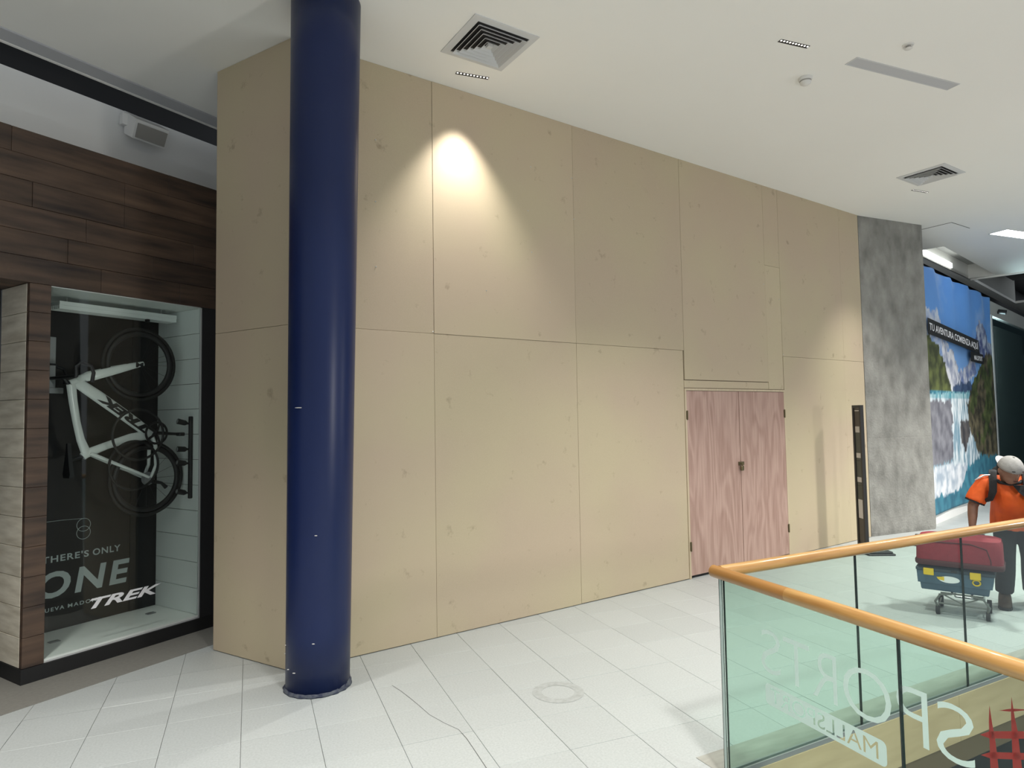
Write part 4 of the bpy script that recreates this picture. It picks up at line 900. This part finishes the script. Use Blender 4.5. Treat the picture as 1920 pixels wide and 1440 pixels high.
# ------------------------------------------------------------------ luggage cart, tool box, suitcase
TX, TY, TA = 3.629, 5.664, -38.33
lc = frame('luggage_cart', TX, TY, TA)
tag(lc, 'folding grey metal luggage cart carrying the tool box', 'cart')
mb = MB()
for x_ in (0.0, 0.34):
    sg = 1 if x_ < 0.1 else -1
    mb.tube([(x_, 0.02, 0.05), (x_ - 0.02 * sg, 0.0, 0.11), (x_ + 0.02 * sg, -0.01, 0.175), (x_ + 0.10 * sg, -0.01, 0.188), (x_ + 0.10 * sg, 0.28, 0.188)], 0.009, 8)
mb.tube([(0.0, 0.0, 0.10), (0.34, 0.0, 0.10)], 0.007, 8); mb.tube([(0.03, 0, 0.18), (0.17, 0, 0.115), (0.31, 0, 0.18)], 0.006, 8)
mb.tube([(0.02, 0.02, 0.185), (0.32, 0.02, 0.185)], 0.007, 8); mb.tube([(0.02, 0.27, 0.185), (0.32, 0.27, 0.185)], 0.007, 8)
mb.tube([(0.0, 0.02, 0.05), (0.0, 0.30, 0.09)], 0.007, 8); mb.tube([(0.34, 0.02, 0.05), (0.34, 0.30, 0.09)], 0.007, 8)
mb.obj('cart_frame', 'cart_grey', lc, True)
mb = MB()
for x_ in (0.10, 0.31): mb.tube([(x_, 0.30, 0.10), (x_, 0.32, 0.40), (x_ + 0.02, 0.33, 0.665)], 0.008, 8)
mb.tube([(0.12, 0.33, 0.665), (0.33, 0.33, 0.665)], 0.012, 8); mb.tube([(0.10, 0.30, 0.10), (0.31, 0.30, 0.10)], 0.008, 8); mb.obj('pull_handle', 'steel', lc, True)
for x_ in (-0.005, 0.345):
    mb = MB(); mb.tube([(x_ - 0.014, 0.02, 0.035), (x_ + 0.014, 0.02, 0.035)], 0.034, 20); wo_ = mb.obj('caster', 'rubber', lc, True)
    mb = MB(); mb.tube([(x_ - 0.017, 0.02, 0.035), (x_ + 0.017, 0.02, 0.035)], 0.014, 12); mb.obj('hub', 'cart_grey', wo_, True)
    mb = MB(); mb.tube([(x_ - 0.016, 0.30, 0.055), (x_ + 0.016, 0.30, 0.055)], 0.054, 20); mb.obj('wheel', 'rubber', lc, True)
tbx = frame('tool_box', TX, TY, TA, 0.199)
tag(tbx, 'navy blue plastic tool box with yellow latches on the cart', 'tool box')
mb = MB(); mb.loft([[(x, y, z) for x, y in ((a, c_), (b, c_), (b, d_), (a, d_))] for z, a, b, c_, d_ in ((0.0, -0.115, 0.355, 0.02, 0.27), (0.012, -0.12, 0.36, 0.015, 0.275), (0.06, -0.125, 0.365, 0.012, 0.278), (0.062, -0.14, 0.385, -0.008, 0.285), (0.165, -0.145, 0.40, -0.02, 0.29), (0.17, -0.142, 0.397, -0.016, 0.287))]); mb.obj('body', 'toolbox_blue', tbx)
mb = MB(); mb.loft([[(x, y, z) for x, y in ((a, c_), (b, c_), (b, d_), (a, d_))] for z, a, b, c_, d_ in ((0.171, -0.150, 0.408, -0.026, 0.296), (0.192, -0.150, 0.408, -0.026, 0.296), (0.205, -0.140, 0.398, -0.012, 0.285), (0.213, -0.12, 0.38, 0.01, 0.265))]); mb.obj('lid', 'toolbox_dark', tbx)
for x_ in (-0.055, 0.275):
    mb = MB(); mb.bbox(x_ - 0.038, x_ + 0.038, -0.040, -0.0265, 0.135, 0.195, 0.004); mb.obj('latch', 'yellow', tbx)
mb = MB(); pts = [(0.09 + 0.075 * math.cos(2 * math.pi * k / 20), -0.0225, 0.110 + 0.028 * math.sin(2 * math.pi * k / 20)) for k in range(20)]; pts[10] = (0.0, -0.0225, 0.125); mb.poly(pts, (0, 0.004, 0)); mb.obj('label', 'print_bright', tbx)
mb = MB(); mb.poly([(0.0, -0.0235, 0.125), (0.055, -0.0235, 0.132), (0.055, -0.0235, 0.098), (0.012, -0.0235, 0.105)], (0, 0.0008, 0)); mb.obj('label_mark', 'yellow', tbx)
mb = MB(); mb.tube([(0.28 + 0.026 * math.cos(2 * math.pi * k / 20), -0.0225, 0.11 + 0.022 * math.sin(2 * math.pi * k / 20)) for k in range(20)], 0.006, 6, closed=True); mb.obj('round_sticker', 'yellow', tbx)
mb = MB(); mb.bbox(0.06, 0.20, 0.09, 0.17, 0.2135, 0.222, 0.003); mb.obj('top_handle', 'toolbox_dark', tbx)
mb = MB(); mb.bbox(0.105, 0.15, -0.031, -0.0265, 0.175, 0.188, 0.002); mb.obj('lock_tab', 'soft_black', tbx)
sc2 = frame('suitcase', TX, TY, TA, 0.423)
tag(sc2, 'burgundy fabric suitcase lying flat on the tool box', 'suitcase')
def rbox(x0, x1, y0, y1, r_, z): 
    out = []
    for cx_, cy_, a0 in ((x1 - r_, y1 - r_, 0), (x0 + r_, y1 - r_, 90), (x0 + r_, y0 + r_, 180), (x1 - r_, y0 + r_, 270)):
        for k in range(5): a = R(a0 + k * 22.5); out.append((cx_ + r_ * math.cos(a), cy_ + r_ * math.sin(a), z))
    return out
mb = MB(); mb.loft([rbox(-0.150, 0.47, -0.05, 0.29, 0.06, 0.0), rbox(-0.155, 0.475, -0.055, 0.295, 0.06, 0.012), rbox(-0.155, 0.475, -0.055, 0.295, 0.06, 0.035), rbox(-0.150, 0.47, -0.05, 0.29, 0.06, 0.045)]); mb.obj('shell_rim', 'burgundy_dark', sc2, True)
mb = MB(); mb.loft([rbox(-0.146, 0.466, -0.046, 0.286, 0.06, 0.0455), rbox(-0.142, 0.464, -0.044, 0.284, 0.065, 0.19), rbox(-0.125, 0.455, -0.03, 0.275, 0.07, 0.232), rbox(-0.09, 0.43, 0.0, 0.25, 0.08, 0.245)]); mb.obj('body', 'burgundy', sc2, True)
mb = MB(); mb.tube([(-0.12, -0.045, 0.20), (0.25, -0.045, 0.205), (0.36, -0.046, 0.17), (0.385, -0.047, 0.08), (0.385, -0.047, 0.05)], 0.004, 6); mb.obj('piping', 'burgundy_dark', sc2)
mb = MB(); mb.tube([(0.08, 0.12, 0.243), (0.085, 0.12, 0.262), (0.15, 0.12, 0.270), (0.215, 0.12, 0.262), (0.22, 0.12, 0.243)], 0.010, 8); mb.obj('handle', 'strap_black', sc2, True)
for y_ in (0.02, 0.28):
    mb = MB(); mb.tube([(-0.175, y_ - 0.012, 0.165), (-0.175, y_ + 0.012, 0.165)], 0.026, 14); mb.box(-0.178, -0.14, y_ - 0.02, y_ + 0.02, 0.14, 0.20); mb.obj('wheel', 'rubber', sc2, True)

# ------------------------------------------------------------------ person bending over the cart
ps = frame('person', 4.351, 5.860, -36.6)
tag(ps, 'person in orange shirt, black trousers and grey backward cap bending over the cart', 'person')
HC = Vector((0.085, -0.28, 1.235))
fdir = Vector((0.50, -0.74, -0.46)).normalized(); hup = Vector((0.20, -0.28, 0.92)); hup = (hup - fdir * hup.dot(fdir)).normalized(); hrt = fdir.cross(hup)
HR = Matrix((hrt, -fdir, hup)).transposed()      # head axes: x right, -y face, z up
def H(x, y, z): return tuple(HC + HR @ Vector((x, y, z)))
b = MB()
b.ell(HC, (0.074, 0.094, 0.104), 20, 14, HR); b.ell(H(0, -0.035, -0.06), (0.055, 0.058, 0.06), 14, 10, HR)
b.ell(H(0, -0.098, -0.018), (0.013, 0.018, 0.022), 10, 8, HR); b.ell(H(0, -0.085, -0.055), (0.026, 0.014, 0.009), 10, 6, HR)
for sg in (-1, 1): b.ell(H(sg * 0.077, 0.01, -0.015), (0.012, 0.022, 0.032), 10, 8, HR)
NK = Vector((0.075, -0.17, 1.125))
b.tube([H(0, 0.02, -0.05), NK, (0.07, -0.12, 1.06)], [0.058, 0.06, 0.07], 14)
SHL, SHR = Vector((-0.105, -0.125, 1.10)), Vector((0.275, -0.125, 1.10))
EL, WL_, HL = Vector((-0.195, -0.14, 0.89)), Vector((-0.205, -0.20, 0.71)), Vector((-0.20, -0.215, 0.66))
ER, WR_, HRr = Vector((0.36, -0.22, 0.88)), Vector((0.33, -0.36, 0.74)), Vector((0.32, -0.39, 0.70))
PEL = Vector((0.10, 0.12, 0.80))
b.tube([PEL + Vector((0, 0.03, -0.06)), PEL, (0.095, 0.05, 0.90), (0.09, -0.05, 1.02), (0.08, -0.12, 1.09), NK], [(0.13, 0.10), (0.14, 0.11), (0.135, 0.10), (0.15, 0.10), (0.12, 0.09), 0.062], 16)
for S_, E_, W_, H_, sg in ((SHL, EL, WL_, HL, -1), (SHR, ER, WR_, HRr, 1)):
    b.tube([Vector((0.08, -0.12, 1.08)), S_, S_.lerp(E_, 0.5), E_, E_.lerp(W_, 0.4), W_], [0.06, 0.058, 0.048, 0.041, 0.039, 0.027], 12)
    pd = (W_ - E_).normalized(); sd_ = Vector((1, 0, 0)); sd_ = (sd_ - pd * sd_.dot(pd)).normalized(); nd_ = pd.cross(sd_)
    pc = W_ + pd * 0.05
    b.tube([W_, pc, W_ + pd * 0.085], [(0.024, 0.020), (0.040, 0.018), (0.038, 0.015)], 10)
    b.ell(pc, (0.036, 0.022, 0.045), 10, 8)
    for k, ln in enumerate((0.070, 0.080, 0.074, 0.056)):
        r0 = W_ + pd * 0.085 + sd_ * (-0.030 + 0.020 * k)
        b.tube([r0 - pd * 0.02, r0 + pd * ln * 0.42, r0 + pd * ln * 0.75 + nd_ * sg * 0.012, r0 + pd * ln * 0.80 + nd_ * sg * 0.036], [0.0095, 0.009, 0.0085, 0.007], 8)
    t0 = W_ + pd * 0.03 + sd_ * 0.036
    b.tube([t0 - sd_ * 0.02, t0 + pd * 0.022 + sd_ * 0.014, t0 + pd * 0.05 + sd_ * 0.018 + nd_ * sg * 0.012], [0.012, 0.0105, 0.008], 8)
hips = ((0.02, 0.06), (0.19, 0.14))
LEG = [((0.025, 0.12, 0.76), (0.02, -0.02, 0.43), (0.0, 0.05, 0.10)), ((0.185, 0.13, 0.76), (0.20, 0.06, 0.44), (0.20, 0.22, 0.10))]
for hp, kn, an in LEG:
    b.tube([Vector(hp) + Vector((0, 0, 0.05)), hp, Vector(hp).lerp(Vector(kn), 0.5), kn, Vector(kn).lerp(Vector(an), 0.35), an], [0.08, 0.082, 0.068, 0.052, 0.050, 0.036], 12)
    b.tube([an, (an[0], an[1] - 0.05, 0.05), (an[0], an[1] - 0.14, 0.035)], [0.036, 0.036, 0.028], 10)
voxel(b, 'body', 'skin', ps, 0.0075, 4)
for sg in (-1, 1):
    e = MB(); e.ell(H(sg * 0.032, -0.083, 0.012), (0.014, 0.008, 0.007), 10, 6, HR); e.obj('eye', 'paper', ps, 'all')
    e = MB(); e.ell(H(sg * 0.032, -0.088, 0.030), (0.020, 0.008, 0.005), 10, 6, HR); e.obj('eyebrow', 'strap_black', ps, 'all')
e = MB(); e.ell(H(0, -0.095, -0.062), (0.022, 0.006, 0.004), 10, 6, HR); e.obj('mouth', 'burgundy_dark', ps, 'all')
e = MB(); e.ell(H(0, 0.035, -0.005), (0.079, 0.078, 0.075), 16, 10, HR); e.obj('hair', 'strap_black', ps, 'all')
# shirt: loose tube with short sleeves and a hanging front
s = MB()
s.tube([(0.10, 0.07, 0.70), (0.10, 0.06, 0.80), (0.095, 0.01, 0.90), (0.09, -0.06, 1.01), (0.08, -0.115, 1.09), (0.077, -0.145, 1.125)], [(0.185, 0.185), (0.180, 0.185), (0.165, 0.185), (0.150, 0.185), (0.115, 0.155), (0.075, 0.085)], 20)
for S_, E_ in ((SHL, EL), (SHR, ER)):
    s.tube([Vector((0.08, -0.12, 1.07)), S_ + Vector((0, 0, -0.005)), S_.lerp(E_, 0.45), S_.lerp(E_, 0.80)], [0.10, 0.083, 0.080, 0.083], 14)
shirt = voxel(s, 'shirt', 'shirt', ps, 0.011, 7)
for k in range(3):
    m_ = MB(); o_ = Vector((0.010 * k, -0.012 * k, 0.0))
    a0 = SHL + Vector((0.045, -0.035, 0.070)) + Vector((0.012, -0.020, 0.004)) * (k - 1); a1 = SHL + Vector((-0.050, -0.045, 0.030)) + Vector((0.014, -0.020, 0.010)) * (k - 1)
    m_.tube([a0, a0.lerp(a1, 0.5) + Vector((-0.004, -0.008, 0.014)), a1], (0.0055), 6); m_.obj('shoulder_stripe', 'print_bright', shirt, 'all')
for sg, E_ in ((-1, SHL.lerp(EL, 0.80)), (1, SHR.lerp(ER, 0.80))):
    d_ = (EL - SHL if sg < 0 else ER - SHR).normalized(); m_ = MB(); m_.tube([E_ - d_ * 0.006, E_ + d_ * 0.010], 0.077, 16, cap=False); m_.obj('cuff', 'strap_black', shirt, True)
m_ = MB(); m_.tube([tuple(NK + Vector((0.082 * math.cos(a), 0.068 * math.sin(a) - 0.012, 0.004 + 0.020 * math.sin(a)))) for a in [2 * math.pi * k / 24 for k in range(24)]], 0.014, 8, closed=True); m_.obj('collar', 'strap_black', shirt, 'all')
m_ = MB(); m_.poly([(0.095, -0.285, 1.10), (0.19, -0.275, 1.10), (0.25, -0.26, 0.99), (0.19, -0.285, 0.985), (0.135, -0.30, 1.04)], (0.0, 0.03, 0.0)); m_.obj('chest_patch', 'strap_black', shirt)
p = MB()
p.tube([(0.10, 0.11, 0.90), PEL, (0.10, 0.125, 0.72)], [(0.165, 0.135), (0.175, 0.145), (0.165, 0.13)], 18)
for hp, kn, an in LEG:
    p.tube([Vector(hp) + Vector((0, 0, 0.04)), hp, Vector(hp).lerp(Vector(kn), 0.5), kn, Vector(kn).lerp(Vector(an), 0.45), Vector(an) + Vector((0, 0, 0.02))], [0.088, 0.096, 0.085, 0.075, 0.076, 0.070], 14)
voxel(p, 'trousers', 'trousers', ps, 0.011, 6)
for hp, kn, an in LEG:
    m_ = MB(); ax, ay = an[0], an[1]
    m_.loft([[(ax + 0.05 * wd * math.cos(a) , y_ + 0.0, max(0.012, zc_ + zr * math.sin(a))) for a in [2 * math.pi * k / 14 for k in range(14)]] for y_, wd, zc_, zr in ((ay + 0.075, 0.55, 0.04, 0.03), (ay + 0.06, 0.85, 0.055, 0.05), (ay, 0.95, 0.07, 0.075), (ay - 0.08, 1.0, 0.045, 0.045), (ay - 0.15, 1.0, 0.038, 0.034), (ay - 0.195, 0.75, 0.032, 0.024), (ay - 0.21, 0.4, 0.028, 0.014))])
    sh_ = m_.obj('shoe', 'shoe_brown', ps, 'all')
    m_ = MB(); m_.loft([[(ax + sx * wd, y_, z_) for sx, z_ in ((-1, 0.0005), (1, 0.0005), (1, 0.022), (-1, 0.022))] for y_, wd in ((ay + 0.08, 0.025), (ay + 0.05, 0.045), (ay - 0.05, 0.044), (ay - 0.14, 0.052), (ay - 0.20, 0.038), (ay - 0.215, 0.02))]); m_.obj('sole', 'rubber', sh_)
# cap worn backwards
cp = MB(); rings = []
for th in (92, 80, 66, 52, 38, 24, 10):
    r_ = math.sin(R(th)); rings.append([H(0.088 * r_ * math.cos(a), 0.106 * r_ * math.sin(a) + 0.004, 0.014 + 0.102 * math.cos(R(th))) for a in [2 * math.pi * k / 24 for k in range(24)]])
cp.loft(rings); cap_ = cp.obj('cap', 'cap_grey', ps, 'all')
cp = MB(); pts_t, pts_b = [], []
for k in range(13):
    a = R(15 + 150 * k / 12); pts_t.append((k, a))
top_ = [H(0.080 * math.cos(a), 0.096 * math.sin(a), 0.018) for _, a in pts_t]; outr = [H(0.082 * math.cos(a) * 0.95, 0.096 * math.sin(a) + 0.075 * math.sin(a), 0.022 + 0.012 * math.sin(a)) for _, a in pts_t]
n = len(top_); low = [tuple(Vector(q) - hup * 0.004) for q in top_]; lowo = [tuple(Vector(q) - hup * 0.004) for q in outr]
cp.add(top_ + outr + low + lowo, [(k, k + 1, n + k + 1, n + k) for k in range(n - 1)] + [(2 * n + k + 1, 2 * n + k, 3 * n + k, 3 * n + k + 1) for k in range(n - 1)] + [(n + k, n + k + 1, 3 * n + k + 1, 3 * n + k) for k in range(n - 1)])
cp.obj('brim', 'cap_brim', cap_, True)
cp = MB(); cp.ell(H(0, 0.004, 0.117), (0.009, 0.009, 0.005), 10, 6, HR); cp.obj('button', 'cap_grey', cap_, 'all')
# backpack carried on the shoulders
bp = frame('backpack', 4.351, 5.860, -36.6)
tag(bp, 'black backpack strapped over the orange shirt', 'backpack')
m_ = MB(); Q = Matrix.Rotation(R(-42), 3, 'X')
rings = []
for y_, k in ((0.0, 0.80), (0.02, 1.0), (0.09, 1.0), (0.13, 0.75)):
    ring = []
    for a in [2 * math.pi * q / 20 for q in range(20)]:
        cx_, cz_ = math.copysign(abs(math.cos(a)) ** 0.55, math.cos(a)), math.copysign(abs(math.sin(a)) ** 0.55, math.sin(a))
        ring.append(tuple(Vector((0.085, 0.085, 1.06)) + Q.inverted() @ Vector((0.14 * k * cx_, y_, 0.17 * k * cz_))))
    rings.append(ring)
m_.loft(rings); m_.obj('bag', 'strap_black', bp, 'all')
for x_, sg in ((-0.035, 1), (0.19, -1)):
    m_ = MB()
    path = [(x_, 0.03, 1.165), (x_ - 0.004 * sg, -0.06, 1.205), (x_ - 0.004 * sg, -0.16, 1.190), (x_ - 0.004 * sg, -0.235, 1.12), (x_ - 0.008 * sg, -0.255, 1.04), (x_ - 0.03 * sg, -0.235, 0.97), (x_ - 0.085 * sg, -0.14, 0.93)]
    m_.tube(path, [(0.010, 0.030)] * 5 + [(0.008, 0.024), (0.006, 0.012)], 10); m_.obj('strap', 'strap_black', bp, True)
